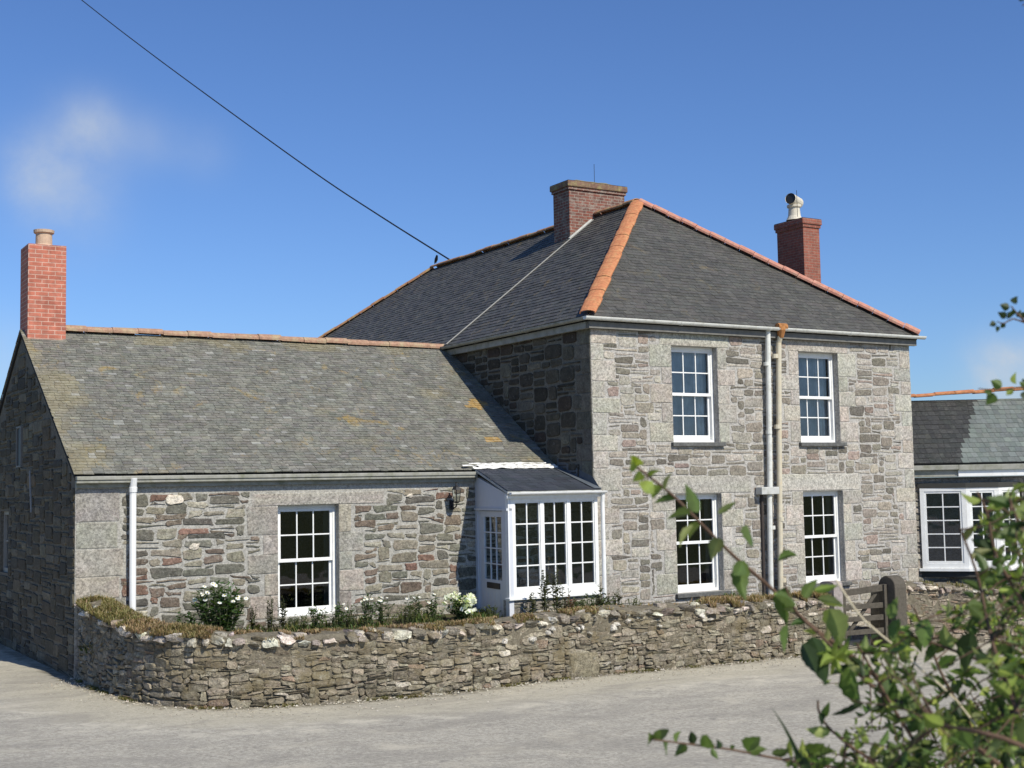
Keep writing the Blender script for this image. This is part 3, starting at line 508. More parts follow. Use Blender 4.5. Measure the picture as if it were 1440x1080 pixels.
# soil and moss against the wall foot
c=n.mixc(n.ramp(n.math('ADD',sep.outputs[0],n.math('MULTIPLY',n.math('SUBTRACT',n.noise(6,4),.5),.12)),[(.93,0.),(.99,.9)]),c,(.10,.085,.05))
nt.links.new(c,b.inputs['Base Color']); b.inputs['Roughness'].default_value=.92; b.inputs['Specular IOR Level'].default_value=.2
nt.links.new(n.bump(n.math('ADD',fine,n.math('MULTIPLY',mid,.8)),.8,.014),b.inputs['Normal'])
MROAD=m
g=ground_mesh().build('road',MROAD,smooth=True,recalc=False); tag(g,kind='structure')
mb=MB(); R=900
mb.add([(-R,-R,-3.6),(R,-R,-3.6),(R,R,-3.6),(-R,R,-3.6)],[(0,1,2,3)])
MFIELD=M_plain('pasture',(.10,.12,.045),.95,.1,.3,.2)
tag(mb.build('ground',MFIELD,recalc=False),kind='structure')
# garden bed inside the wall
mb=MB(); inner=[]
pp=[WP.at(u) for u in [k*WP.len/60 for k in range(61)]]
vs=[];fs=[]
for q,d,nn in pp:
    a=q-nn*.35; t_=1.25 if q.x<0 else .1
    vs+=[(a.x,a.y,-2.28),(max(min(a.x,7.9),-8.4),t_,-2.16)]
fs=[(2*i,2*i+2,2*i+3,2*i+1) for i in range(60)]
mb.add(vs,fs); tag(mb.build('garden_bed',M_plain('garden_soil',(.09,.075,.05),.95,.1,.4,9,.03,dirt=((.08,.10,.03),4,.7)),recalc=False),kind='structure')

# ================================================================== FARMHOUSE
HE,HR,OV=2.95,6.122,.149
W_,D_=8.0,17.26
house=thing('farmhouse',(4,0,-3.1),'tall two-storey granite farmhouse with hipped slate roof, orange hip tiles and two brick chimneys','house')
FF=frame((0,0,0),(1,0,0),(0,-1,0)); FS=frame((0,0,0),(0,-1,0),(-1,0,0))   # side: u = -y
X1,X2,X3,X4=1.784,2.859,4.900,5.953; ZA,ZB,ZC,ZD=2.52,.746,-.196,-1.983
holes=[(X1,X2,ZB,ZA),(X3,X4,ZB,ZA),(X1,X2,ZD,ZC),(X3,X4,ZD,ZC)]
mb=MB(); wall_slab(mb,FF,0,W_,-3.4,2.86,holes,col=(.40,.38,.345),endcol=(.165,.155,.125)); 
mb.build('front_wall',MMO,house)
G1=[(.375,.36,.32),(.355,.345,.305),(.40,.385,.34),(.375,.35,.31),(.35,.345,.305)]
palF=[(.30,(.35,.33,.29)),(.24,(.26,.24,.205)),(.22,(.20,.185,.155)),(.06,(.27,.22,.19)),(.08,(.32,.29,.24)),(.10,(.15,.14,.118))]
mb=MB(); blk=[]
for h in holes:
    up=h[3]>1; blk+=jambs(*[h[0],h[1],h[2],h[3]],rnd,lint=.24 if up else .33,over=(.28,.3) if up else ((.55,.75) if h[0]<3 else (.6,.5)))
blk+=quoins(0,1,-2.5,2.76,rnd)+quoins(W_,-1,-3.15,2.76,rnd,a=.28,b=.5)
ashlar(mb,FF,blk,G1,rnd)
sills=[(h[0]-.06,h[1]+.1,h[2]-.08,h[2]) for h in holes]
rubble(mb,FF,0,W_,-3.2,2.76,blk+holes+sills,palF,rnd,cw=.085,ch=.068,wr=(2,6),hr=(1,3),gap=.016,h=.010,pw=3.6,jit=.02)
mb.build('front_stones',MS,house,recalc=True,smooth=False)
# side wall (left, faces -x), its shade put into darker stone and mortar colours
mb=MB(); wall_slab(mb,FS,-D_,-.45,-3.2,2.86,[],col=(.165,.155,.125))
mb.build('side_wall',MMO,house)
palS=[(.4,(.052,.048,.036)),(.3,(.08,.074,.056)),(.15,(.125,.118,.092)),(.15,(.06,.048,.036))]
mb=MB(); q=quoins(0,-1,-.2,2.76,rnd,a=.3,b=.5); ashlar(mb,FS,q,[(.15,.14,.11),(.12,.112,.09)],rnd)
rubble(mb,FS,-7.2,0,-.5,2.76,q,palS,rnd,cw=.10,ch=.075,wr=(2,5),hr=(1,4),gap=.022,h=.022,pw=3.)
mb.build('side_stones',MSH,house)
# right and back walls
mb=MB(); FR=frame((W_,0,0),(0,1,0),(1,0,0)); wall_slab(mb,FR,.452,D_,-3.2,2.86,[],col=(.2,.19,.17))
FBk=frame((W_,D_,0),(-1,0,0),(0,1,0)); wall_slab(mb,FBk,.452,W_-.452,-3.2,2.86,[],col=(.2,.19,.17)); mb.build('rear_wall',MMO,house)
mb=MB(); mb.box(FF,.46,W_-.46,.2,.3,-D_+.5,-.46); mb.build('upper_floor',MROOM,house)
# windows
cu=[(.05,.62,.004),(.62,.97,.02)]
for i,h in enumerate(holes):
    sash_window(house,FF,h[0],h[1],h[2],h[3],curtain=([(.02,.68,.003,(.38,.40,.41)),(.66,.98,.018,(.60,.61,.61))] if i<2 else [(.03,.14,.02,(.12,.11,.10)),(.84,.98,.02,(.16,.15,.13))]),
      label=None)
# roof deck
M_=(HR-HE)/(W_/2+OV); ya=W_/2-.0; 
a0,a1,b0,b1=-OV,W_+OV,-OV,D_+OV; R0=(4,4,HR-.02-.0); R1=(4,D_-4,HR-.02)
ya=3.85
R0=(4,ya,HR); R1=(4,D_-ya,HR)
mb=MB(); dz=-.02
C_=[(a0+.03,b0+.03,HE+dz),(a1-.03,b0+.03,HE+dz),(a1-.03,b1-.03,HE+dz),(a0+.03,b1-.03,HE+dz),(4,ya,HR-.03),(4,D_-ya,HR-.03)]
mb.add(C_+[(x,y,HE-.09) for x,y,z in C_[:4]],[(0,1,4),(1,2,5,4),(2,3,5),(3,0,4,5),(6,7,1,0),(7,8,2,1),(8,9,3,2),(9,6,0,3),(6,9,8,7)]); mb.build('roof',MDECK,house)
roof=[c for c in house.children if c.name.startswith('roof')][0]
palM=[(.072,.070,.062),(.077,.075,.066),(.067,.066,.059)]
palL=[(.066,.065,.061),(.073,.072,.066),(.06,.059,.056)]
sf=math.hypot(ya+OV,HR-HE); ss=math.hypot(4+OV,HR-HE)
P=slopeframe((a0,b0,HE),(1,0,0),(0,ya+OV,HR-HE)); mb=MB()
slates(mb,P,[(0,0),(W_+2*OV,0),(4+OV,sf)],.12,.2,palM,rnd,lift=.010); mb.build('front_slates',MSL_M,roof)
P=slopeframe((a0,b0,HE),(0,1,0),(4+OV,0,HR-HE)); mb=MB()
slates(mb,P,[(0,0),(D_+2*OV,0),(D_-ya+OV,ss),(ya+OV,ss)],.135,.22,palL,rnd,lift=.014); mb.build('side_slates',MSL_L,roof)
P=slopeframe((a1,b0,HE),(0,1,0),(-(4+OV),0,HR-HE)); mb=MB()
slates(mb,P,[(0,0),(D_+2*OV,0),(D_-ya+OV,ss),(ya+OV,ss)],.3,.5,palL,rnd); mb.build('far_slates',MSL_L,roof)
mb=MB(); ridge_tiles(mb,(a0-.0,b0-.0,HE+.03),(4,ya,HR+.02),r=.15,L=.34,rnd=rnd,flat=.38); mb.build('hip_tiles',MRIDGE_O,roof,smooth=False)
mb=MB(); ridge_tiles(mb,(a1,b0,HE+.03),(4.05,ya,HR+.02),r=.16,L=.34,rnd=rnd,flat=.55); o_=mb.build('hip_tiles',MRIDGE_P,roof)
mb=MB(); ridge_tiles(mb,(4,ya,HR+.02),(4,5.36,HR+.02),r=.13,rnd=rnd); mb.build('ridge_tiles',MRIDGE_L,roof); mb=MB(); ridge_tiles(mb,(4,6.06,HR+.02),(4,D_-ya,HR+.02),r=.13,rnd=rnd); mb.build('ridge_tiles',MRIDGE_L,roof); mb=MB(); ridge_tiles(mb,(4,D_-ya,HR+.01),(a0,b1,HE+.02),r=.12,rnd=rnd); mb.build('hip_tiles',MRIDGE_L,roof)
# eaves: fascia, gutters
mb=MB(); mb.box(FF,-OV+.05,W_+OV-.05,HE-.21,HE-.095,.035,OV-.03); mb.box(FF,.0,W_,2.74,2.86,.0,.06); mb.build('fascia',M_plain('weathered_fascia',(.17,.165,.15),.8,.2,.25,9,.004),house)
mb=MB(); mb.box(FS,-D_,OV-.12,HE-.21,HE-.095,.035,OV-.03); mb.build('fascia',MGUT,house)
mb=MB(); gutter(mb,(-OV-.10,-OV-.05,HE-.02),(W_+OV+.1,-OV-.05,HE-.02),.062); mb.build('gutter',MGUTW,house)
mb=MB(); gutter(mb,(-OV-.05,-OV+.02,HE-.025),(-OV-.05,D_,HE-.025),.058); mb.build('gutter',MGUT,house)
# downpipes at the middle of the front
mb=MB(); mb.tube([(4.03,-.12,HE-.08),(4.0,-.10,1.0),(3.97,-.10,-.10)],.052,12); mb.tube([(3.95,-.10,-.22),(3.90,-.10,-2.3)],.052,12)
for z in (2.2,.9,-.9): mb.tube([(3.99,-.1,z),(3.99,-.1,z+.07)],.062,12)
mb.build('downpipe',MGUTW,house,smooth=False)
mb=MB(); mb.tube([(4.30,-.22,HE-.06),(4.30,-.12,HE-.30),(4.24,-.11,1.0),(4.13,-.11,-2.3)],.052,12)
for z in (2.35,1.0,-.75,-1.9): mb.tube([(4.2,-.11,z),(4.2,-.11,z+.08)],.067,12)
mb.build('downpipe',MCREAM,house)
mb=MB(); mb.tube([(4.30,-.20,HE+.05),(4.30,-.20,HE-.06),(4.31,-.17,HE-.2)],[.075,.085,.055],10); mb.tube([(4.2,-.2,HE+.0),(4.42,-.2,HE+.0)],.07,10); mb.build('pipe_head',MRUST,house)
mb=MB(); mb.box(FF,3.68,4.12,-.24,-.10,.02,.20); mb.build('hopper',MWHITE2,house,bevel=.01)
# thin lead pipe beside
mb=MB(); mb.tube([(3.82,-.03,-.24),(3.80,-.03,-2.3)],.03,8); mdp=M_plain('dark_iron_pipe',(.05,.04,.035),.7,.3); mb.build('waste_pipe',mdp,house); mb=MB(); mb.tube([(4.05,-.03,-.3),(4.02,-.03,-2.3)],.03,8); mb.build('waste_pipe',mdp,house)
# chimneys
def chimney(parent,x0,x1,y0,y1,z0,z1,mat,corb=.05,capmat=None,capt=.10):
    mb=MB(); F=frame((0,0,0),(1,0,0),(0,-1,0)); t=z1
    mb.box(F,x0,x1,z0,z1-(.20 if corb else 0),-y1,-y0)
    if corb:
        mb.box(F,x0-corb*.5,x1+corb*.5,z1-.20,z1-.135,-y1-corb*.5,-y0+corb*.5)
        top=MB(); top.box(F,x0-corb,x1+corb,z1-.135,z1,-y1-corb,-y0+corb)
    c=mb.build('chimney',mat,parent,bevel=.006)
    if corb: top.build('corbel_course',MCAP2 if capt>.1 else mat,c,bevel=.02)
    if capmat:
        k=MB(); xs,ys=[],[]; nx,ny=14,8; vs=[]
        for j in range(ny+1):
            for i in range(nx+1):
                fx,fy=i/nx,j/ny; e=min(fx,1-fx,fy,1-fy)*2
                vs.append((x0-corb+.005+(x1-x0+2*corb-.01)*fx,y0-corb+.005+(y1-y0+2*corb-.01)*fy,z1+capt*min(1,e*1.6)*(.7+.5*noise.noise(V((fx*6,fy*5,z1))))+.004))
        k.add(vs,[(j*(nx+1)+i,j*(nx+1)+i+1,(j+1)*(nx+1)+i+1,(j+1)*(nx+1)+i) for j in range(ny) for i in range(nx)]); k.build('mortar_cap',capmat,c)
    return c
c1=chimney(house,3.23,4.77,5.38,6.04,5.2,6.86,MBR_O,.06,MCAP,.13); c1['label']='wide old brick chimney on the ridge with lichened top and no pots'
mb=MB(); mb.tube([(4.02,5.5,6.9),(4.02,5.5,7.35)],.006,5); mb.build('aerial_rod',MBLACK,c1)
mb=MB(); mb.tube([(3.19,5.33,5.50),(3.80,5.33,5.98)],.055,6); mb.build('lead_flashing',M_plain('pale_flashing',(.5,.49,.44),.8,.2,.2,12,.01),c1)
c2=chimney(house,7.56,8.05,2.5,3.35,3.1,5.86,MBR_D,.05,MPOTC,.05); c2['label']='tall slim dark red brick chimney with a cowled cream pot'
mb=MB(); mb.lathe((7.74,2.95,5.92),[(.19,-.02),(.14,.08),(.125,.26),(.16,.28),(.16,.33),(.0,.33)],18); 
mb.tube([(7.55,2.86,6.37),(7.98,3.06,6.34)],.125,16,cap=False); mb.tube([(7.60,2.885,6.37),(7.93,3.03,6.345)],.10,16); pot=mb.build('chimney_pot',MPOTC,c2,smooth=False)
mb=MB(); mb.tube([(7.57,2.87,6.368),(7.60,2.885,6.367)],.112,16); mb.build('cowl_mouth',MBLACK,c2)
mb=MB(); mb.tube([(7.5,2.6,5.9),(7.5,2.6,6.5)],.006,5); mb.build('aerial_rod',MBLACK,c2)
mb=MB(); FRt=frame((0,0,0),(1,0,0),(0,-1,0)); mb.box(FRt,7.50,8.05,3.28,3.40,-2.50,-2.42); mb.build('lead_flashing',MRIDGE_P,c2)
# pale cable up the slope
mb=MB(); 
def LPz(x): return HE+(x+OV)*M_+.035
mb.tube([(x,5.02+(.22)*(x+.18)/3.93,LPz(x)) for x in (-.16,.6,1.4,2.2,3.0,3.78)],.014,6); mb.build('roof_cable',M_plain('pale_cable',(.30,.295,.27),.8,.2),house)

# ================================================================== COTTAGE WING
Lw,WY,DW,ZE,ZR,OG=8.524,1.211,8.091,.302,2.923,.127
wing=thing('cottage_wing',(-4.3,WY,-2.8),'low single-storey stone wing with mottled lichen-covered slate roof on the left of the tall house','house wing')
FW=frame((0,WY,0),(1,0,0),(0,-1,0)); XL=-Lw
wh=[(-5.345,-4.285,-2.03,-.235)]
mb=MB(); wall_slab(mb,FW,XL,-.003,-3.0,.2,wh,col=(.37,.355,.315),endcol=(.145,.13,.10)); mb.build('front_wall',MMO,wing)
palW=[(.25,(.165,.135,.108)),(.25,(.14,.14,.115)),(.24,(.205,.19,.15)),(.05,(.18,.115,.09)),(.13,(.28,.265,.215)),(.08,(.115,.11,.095))]
mb=MB(); blk=jambs(*wh[0][:2],wh[0][2],wh[0][3],rnd,lint=.20,over=(.45,.85))
blk+=quoins(XL,1,-2.8,.08,rnd,hs=.36,a=.62,b=.72)
ashlar(mb,FW,blk,[(.31,.30,.265),(.29,.28,.25),(.33,.30,.26)],rnd)
rubble(mb,FW,XL,-.02,-2.75,.0-.0,blk+wh,palW,rnd,cw=.085,ch=.066,wr=(2,6),hr=(1,3),gap=.018,h=.014,pw=3.,jit=.028)
mb.build('front_stones',MW,wing)
sash_window(wing,FW,*wh[0],curtain=[(.03,.12,.02,(.10,.11,.09)),(.86,.98,.02,(.12,.12,.10))],sill=False)
for (u,v,a,b) in ((-7.03,-.10,.15,.07),(-6.72,-.83,.07,.045),(-2.98,-.12,.06,.04)):
    mb=MB(); stone(mb,FW,u-a,u+a,v-b,v+b,(.66,.6,.5),rnd,pw=2.2,gap=.0,h=.035,jit=.02)
    mb.build('white_quartz_stone',MS,wing)
# gable wall facing left, stone and mortar colours darkened as its shade
FG=frame((XL,WY,0),(0,-1,0),(-1,0,0))     # u=-(y-WY): 0 at front corner, -DW at the back
mb=MB(); hg=(-5.95,-5.15,-1.40,-.28); ha=(-4.35,-3.95,.5,1.22); ZT=.2
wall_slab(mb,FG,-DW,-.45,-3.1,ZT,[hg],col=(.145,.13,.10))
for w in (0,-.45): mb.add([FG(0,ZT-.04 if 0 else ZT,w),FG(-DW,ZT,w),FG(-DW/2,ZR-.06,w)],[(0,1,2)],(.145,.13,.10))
mb.build('gable_wall',MMO,wing)
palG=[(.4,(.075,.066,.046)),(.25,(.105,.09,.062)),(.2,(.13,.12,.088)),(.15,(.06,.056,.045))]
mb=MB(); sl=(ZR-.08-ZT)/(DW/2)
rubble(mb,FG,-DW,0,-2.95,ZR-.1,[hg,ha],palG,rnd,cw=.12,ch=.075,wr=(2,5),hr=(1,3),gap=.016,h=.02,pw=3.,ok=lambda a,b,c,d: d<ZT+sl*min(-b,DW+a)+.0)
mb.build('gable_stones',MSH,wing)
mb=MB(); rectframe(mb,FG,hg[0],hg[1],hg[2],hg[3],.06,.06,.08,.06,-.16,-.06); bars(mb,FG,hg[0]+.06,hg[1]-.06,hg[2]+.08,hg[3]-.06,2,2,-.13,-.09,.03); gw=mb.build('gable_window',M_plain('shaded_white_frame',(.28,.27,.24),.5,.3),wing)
mb=MB(); mb.add([FG(hg[0],hg[2],-.11),FG(hg[1],hg[2],-.11),FG(hg[1],hg[3],-.11),FG(hg[0],hg[3],-.11)],[(0,1,2,3)]); mb.build('pane',MGLASS,gw,recalc=False)
mb=MB(); rectframe(mb,FG,ha[0],ha[1],ha[2],ha[3],.03,.03,.03,.03,.0,.035); aw=mb.build('attic_window',M_plain('grey_frame',(.17,.165,.15),.6,.3),wing)
mb=MB(); mb.add([FG(ha[0],ha[2],.012),FG(ha[1],ha[2],.012),FG(ha[1],ha[3],.012),FG(ha[0],ha[3],.012)],[(0,1,2,3)],(.01,)*3); mb.build('pane',MBLACK,aw,recalc=False)
mb=MB(); mb.tube([FG(-3.15,.42,.03),FG(-3.0,-.28,.03)],.018,6); mb.build('vent_pipe',M_plain('grey_pipe',(.25,.25,.24),.6,.3),wing)
mb=MB(); FWb=frame((XL,WY+DW,0),(1,0,0),(0,1,0)); wall_slab(mb,lambda u,v,w:FWb(-u,v,w) if 0 else V((XL+u,WY+DW+w,v)),.452,Lw-.003,-3.1,ZT,[],col=(.2,.19,.17)); mb.build('rear_wall',MMO,wing)
# roof
mw=(ZR-ZE)/(DW/2+OG); yr=WY+DW/2; XV=XL-.05
mb=MB()
def prof(x): return [(x,WY-OG+.03,ZE-.03),(x,yr,ZR-.03),(x,WY+DW+OG-.03,ZE-.03),(x,WY+DW+OG-.03,ZE-.09),(x,yr,ZR-.10),(x,WY-OG+.03,ZE-.09)]
mb.add(prof(XV+.02)+prof(-.004),[(0,1,4,5),(1,2,3,4),(6,11,10,7),(7,10,9,8)]+[(0,6,7,1),(1,7,8,2),(2,8,9,3),(3,9,10,4),(4,10,11,5),(5,11,6,0)]); wroof=mb.build('roof',MDECK,wing)
sw_=math.hypot(DW/2+OG,ZR-ZE)
palWr=[(.150,.150,.126),(.162,.160,.134),(.138,.138,.118),(.172,.170,.142),(.15,.147,.13)]
P=slopeframe((XV,WY-OG,ZE),(1,0,0),(0,DW/2+OG,ZR-ZE)); mb=MB()
def wcol(u,s,c):
    t=noise.noise(V((u*1.2,s*1.6,4)));  e=0
    if u<.7 : e=(.7-u)*1.1
    if s>sw_-.5: e=max(e,.5)
    if t+e>.42: c=mix(c,(.25,.21,.11),min(.5,(t+e-.42)*1.3))
    if math.hypot(u-7.63+0,(s-1.0)*1.2)<.13 or math.hypot(u-7.95,(s-2.4)*1.2)<.22*(.7+.6*random.random()): c=mix(c,(.42,.25,.06),.65)
    if random.random()>.97: c=mix(c,(.33,.33,.30),.5)
    return c
slates(mb,P,[(0,0),(-.006-XV,0),(-.006-XV,sw_),(0,sw_)],.088,.145,palWr,rnd,lift=.012,colf=wcol,rag=.010); mb.build('front_slates',MSL_W,wroof)
P=slopeframe((XV,WY+DW+OG,ZE),(1,0,0),(0,-(DW/2+OG),ZR-ZE)); mb=MB()
slates(mb,P,[(0,0),(-.006-XV,0),(-.006-XV,sw_),(0,sw_)],.3,.4,palWr,rnd,lift=.015); mb.build('rear_slates',MSL_W,wroof)
mb=MB(); ridge_tiles(mb,(XL+.62,yr,ZR+.035),(-.02,yr,ZR+.0),r=.125,L=.46,rnd=rnd,flat=.7); mb.build('ridge_tiles',M_plain('worn_ridge_tile',(.36,.22,.15),.9,.15,.35,14,.014,dirt=((.42,.36,.22),5,.95)),wroof)
# eaves
mb=MB(); mb.box(FW,XL+.0,-1.72,.10,.205,.0,.07); mb.build('fascia',MGUT,wing)
mb=MB(); mb.box(FW,XL-.02,-1.72,.21,.27,.06,.19); mb.box(FW,XL-.02,-1.72,.165,.21,.08,.17); mb.build('gutter',MGUT,wing,bevel=.012)
mb=MB(); mb.tube([FW(-7.70,.24,.17),FW(-7.70,.10,.13),FW(-7.70,-.02,.115),FW(-7.70,-2.2,.115)],.052,12); mb.tube([FW(-7.70,.10,.13),FW(-7.70,.03,.12)],.062,12); mb.build('downpipe',M_plain('white_plastic_pipe',(.80,.80,.78),.35,.4,.03,5),wing)
# chimney
c3=chimney(wing,-8.50,-7.85,4.95,5.62,2.3,4.42,MBR_N,0,None); c3['label']='square new red brick chimney with one short buff pot'
mb=MB(); mb.lathe((-8.17,5.28,4.42),[(.19,0),(.17,.03),(.145,.05),(.14,.24),(.175,.26),(.18,.31),(.13,.32),(.12,.1)],20); mb.build('chimney_pot',MPOT,c3)
mb=MB(); F0=frame((0,0,0),(1,0,0),(0,-1,0)); mb.box(F0,-8.52,-7.80,2.60,2.66,-4.98,-4.86); mb.box(F0,-8.53,-7.79,2.665,2.71,-5.0,-4.90); mb.build('lead_flashing',M_plain('chimney_flashing',(.30,.29,.27),.8,.2,.2,10),c3)

# ================================================================== PORCH
porch=thing('glazed_porch',(-.95,.5,-2.3),'white glazed lean-to porch with small slate roof in the corner beside the tall house','porch')
PX0,PX1,PY=-1.84,-.03,-.15
FP=frame((0,PY,0),(1,0,0),(0,-1,0))
# front window: posts, mullions, bars
gz0,gz1=-1.70,-.26
mb=MB(); mb.box(FP,PX0,PX0+.13,-1.84,-.13,-.10,0); mb.box(FP,PX1-.07,PX1,-1.84,-.13,-.10,0)
mb.box(FP,PX0+.13,PX1-.07,-1.84,gz0,-.10,.0); mb.box(FP,PX0+.13,PX1-.07,gz1,-.13,-.10,0)
mb.box(FP,PX0-.03,PX1+.03,-1.875,-1.84,-.10,.05)
ws=(PX1-.07-PX0-.13); m1=PX0+.13+ws/3; m2=PX0+.13+2*ws/3
for q in (m1,m2): mb.box(FP,q-.035,q+.035,gz0,gz1,-.10,-.002)
pf=mb.build('front_window',MWHITE,porch,bevel=.004)
mb=MB()
for a,b in ((PX0+.13,m1-.035),(m1+.035,m2-.035),(m2+.035,PX1-.07)):
    rectframe(mb,FP,a,b,gz0,gz1,.022,.022,.03,.022,-.07,-.02); bars(mb,FP,a+.022,b-.022,gz0+.03,gz1-.022,2,4,-.06,-.028,.022)
mb.build('glazing_bars',MWHITE,pf,bevel=.002)
mb=MB(); mb.add([FP(PX0+.1,gz0,-.045),FP(PX1-.05,gz0,-.045),FP(PX1-.05,gz1,-.045),FP(PX0+.1,gz1,-.045)],[(0,1,2,3)]); mb.build('pane',MGLASS,pf,recalc=False)
mb=MB(); FPd=frame((0,PY,0),(1,0,0),(0,-1,0)); mb.box(FP,PX0+.01,PX1,-2.45,-1.88,-.22,-.02,(.33,.31,.27)); mb.build('plinth',MMO,porch)
mb=MB(); rubble(mb,lambda u,v,w:FP(u,v,w-.02),PX0+.02,PX1,-2.45,-1.89,[],palF,rnd,cw=.09,ch=.06,h=.015); mb.build('plinth_stones',MS,porch)
# left side: skewed slightly; door
sd=V((-1.70,WY-.002,0)); se=V((PX0,PY,0)); e_=(se-sd); SLn=e_.length; e_.normalize(); nn_=V((e_.y,-e_.x,0)); nn_=-nn_ if nn_.x>0 else nn_
FD=frame(sd,e_,nn_); SL=SLn-.002
tz0=.20; tz1=-.13
mb=MB(); mb.add([FD(0,-.36,0),FD(SL,-.36,0),FD(SL,tz1,0),FD(0,tz0,0),FD(0,-.36,-.05),FD(SL,-.36,-.05),FD(SL,tz1,-.05),FD(0,tz0,-.05)],[(0,1,2,3),(4,5,6,7),(0,1,5,4),(1,2,6,5),(2,3,7,6),(3,0,4,7)],(.6,)*3)
mb.box(FD,0,.10,-2.4,-.36,-.08,.004); mb.box(FD,.10,.16,-2.4,-.40,-.07,-.012); mb.box(FD,SL-.22,SL-.0,-2.4,-.36,-.08,.004); mb.box(FD,.0,SL-.0,-.40,-.362,-.07,.03)
mb.box(FD,-.01,SL+.03,tz1-.0+.0,tz1+.001,-.001,.0)
mb.build('side_panel',MDOOR,porch,bevel=.003)
du0,du1=.16,SL-.22
mb=MB(); mb.box(FD,du0,du1,-2.4,-1.66,-.06,-.018); rectframe(mb,FD,du0,du1,-1.66,-.41,.17,.10,.09,.10,-.06,-.018)
bars(mb,FD,du0+.17,du1-.10,-1.57,-.51,3,4,-.05,-.024,.022)
for k in range(1,6): 
    u=du0+(du1-du0)*k/6; mb.box(FD,u-.004,u+.004,-2.36,-1.78,-.018,-.012)
door=mb.build('door',MDOOR,porch,bevel=.003)
mb=MB(); mb.add([FD(du0+.15,-1.6,-.04),FD(du1-.08,-1.6,-.04),FD(du1-.08,-.48,-.04),FD(du0+.15,-.48,-.04)],[(0,1,2,3)]); mb.build('pane',MGLASS,door,recalc=False)
mb=MB(); mb.box(FD,du0+.28,du1-.18,-1.72,-1.62,-.02,-.004); mb.build('letterbox',MBLACK,door,bevel=.004)
# porch roof
rb=WY-OG-.01; A=V((PX0-.05,PY-.10,-.06)); Bz=.325
P=slopeframe((PX0-.06,PY-.10,-.075),(1,0,0),(0,rb-PY+.10,Bz+.075)); SP=math.hypot(rb-PY+.10,Bz+.075)
UW=-.004-(PX0-.06)
mb=MB(); mb.add([P(0,0,-.05),P(UW,0,-.05),P(UW,SP,-.05),P(.14,SP,-.05),P(0,0,-.012),P(UW,0,-.012),P(UW,SP,-.012),P(.14,SP,-.012)],[(0,1,2,3),(4,5,6,7),(0,1,5,4),(1,2,6,5),(2,3,7,6),(3,0,4,7)]); pr=mb.build('roof',MWHITE2,porch)
mb=MB(); slates(mb,P,[(0,0),(UW,0),(UW,SP),(.14,SP)],.15,.22,[(.045,.052,.065),(.05,.057,.07),(.04,.047,.058)],rnd,lift=.007); mb.build('slates',MSL_P,pr)
mb=MB(); 
Q=slopeframe((PX0-.10,rb-.06,Bz-.03+.0),(1,0,0),(0,DW/2+OG,ZR-ZE))
for (ua,ub,sa,sb) in ((.12,1.86,.0,.055),(-.06,1.86,.085,.135),(.10,1.70,.165,.20),(.25,1.86,.03,.15)):
    vs=[];nu,ns=40,3; mb=MB()
    for jj in range(ns+1):
        for ii in range(nu+1):
            u=ua+(ub-ua)*ii/nu; s=sa+(sb-sa)*jj/ns+.03*noise.noise(V((u*5,jj*.4,sa*30)))
            vs.append(Q(u,s,.032+.02*noise.noise(V((u*9,s*30,0)))+(.0 if sb<.14 else -.006)))
    mb.add(vs,[(q*(nu+1)+k,q*(nu+1)+k+1,(q+1)*(nu+1)+k+1,(q+1)*(nu+1)+k) for q in range(ns) for k in range(nu)]); mb.build('white_flashing',MFLASH,pr)
mb=MB(); mb.add([P(UW-.16,.0,.02),P(UW,.0,.02),P(UW,SP,.02),P(UW-.16,SP,.02)],[(0,1,2,3)]); mb.box(FS,-1.05,.22,.0,.0,0,0)
mb.add([FS(.2,-.05,.012),FS(-1.2,.36,.012),FS(-1.2,.52,.012),FS(.0,.14,.012)],[(0,1,2,3)]); mb.build('lead_flashing',MLEAD,pr,recalc=False)
mb=MB(); gutter(mb,(PX0-.03,PY-.135,-.10),(PX1+.09,PY-.135,-.10),.045); mb.box(FP,PX0-.05,PX1+.03,-.20,-.135,-.02,.055); mb.build('gutter',MWHITE,pr)
mb=MB(); mb.tube([(PX1+.045,PY-.10,-.14),(PX1+.045,PY-.08,-.3),(PX1+.045,PY-.08,-2.4)],.036,10); mb.build('downpipe',MWHITE,porch)

# ================================================================== RIGHT EXTENSION
ext=thing('slate_roofed_extension',(9.1,-.2,-3.2),'low extension with slate roof shadow-toned on its left and white bay window right of tall house','house extension')
e=(.8211,-.5708,0); FE=frame((8.05,.3,0),e,(-.5708,-.8211,0))
mb=MB(); wall_slab(mb,FE,-.05,5.5,-3.4,.02,[(.30,2.36,-1.9,-.2)],col=(.22,.21,.19)); mb.build('wall',MMO,ext)
mb=MB(); rubble(mb,FE,.0,5.5,-2.6,.0,[(.30,2.36,-1.9,-.2)],palF,rnd,cw=.1,ch=.066,gap=.014); mb.build('wall_stones',MS,ext)
# side/back shell so that it is a closed building
mb=MB(); 
def EB(u,v,w): return FE(u,v,w)
mb.box(FE,5.5,5.9,-3.4,.02,-4.4,0); mb.box(FE,-.3,5.5,-3.4,.02,-4.8,-4.4); mb.build('rear_wall',MMO,ext)
es=math.hypot(2.3,1.44)
up=V((.5708,.8211,0))*2.3+V((0,0,1.44)); PE=slopeframe(FE(-.02,.31,.12),e,up)
mb=MB(); mb.add([PE(-.7,0,-.06),PE(6,0,-.06),PE(6,es,-.06),PE(-.7,es,-.06),PE(-.7,0,-.01),PE(6,0,-.01),PE(6,es,-.01),PE(-.7,es,-.01)],[(0,1,2,3),(4,5,6,7),(0,1,5,4),(1,2,6,5),(2,3,7,6),(3,0,4,7)])
mb.add([PE(-.7,es,-.06),PE(6,es,-.06),FE(6,.2,-4.9),FE(-.7,.2,-4.9)],[(0,1,2,3)])
er=mb.build('roof',MDECK,ext)
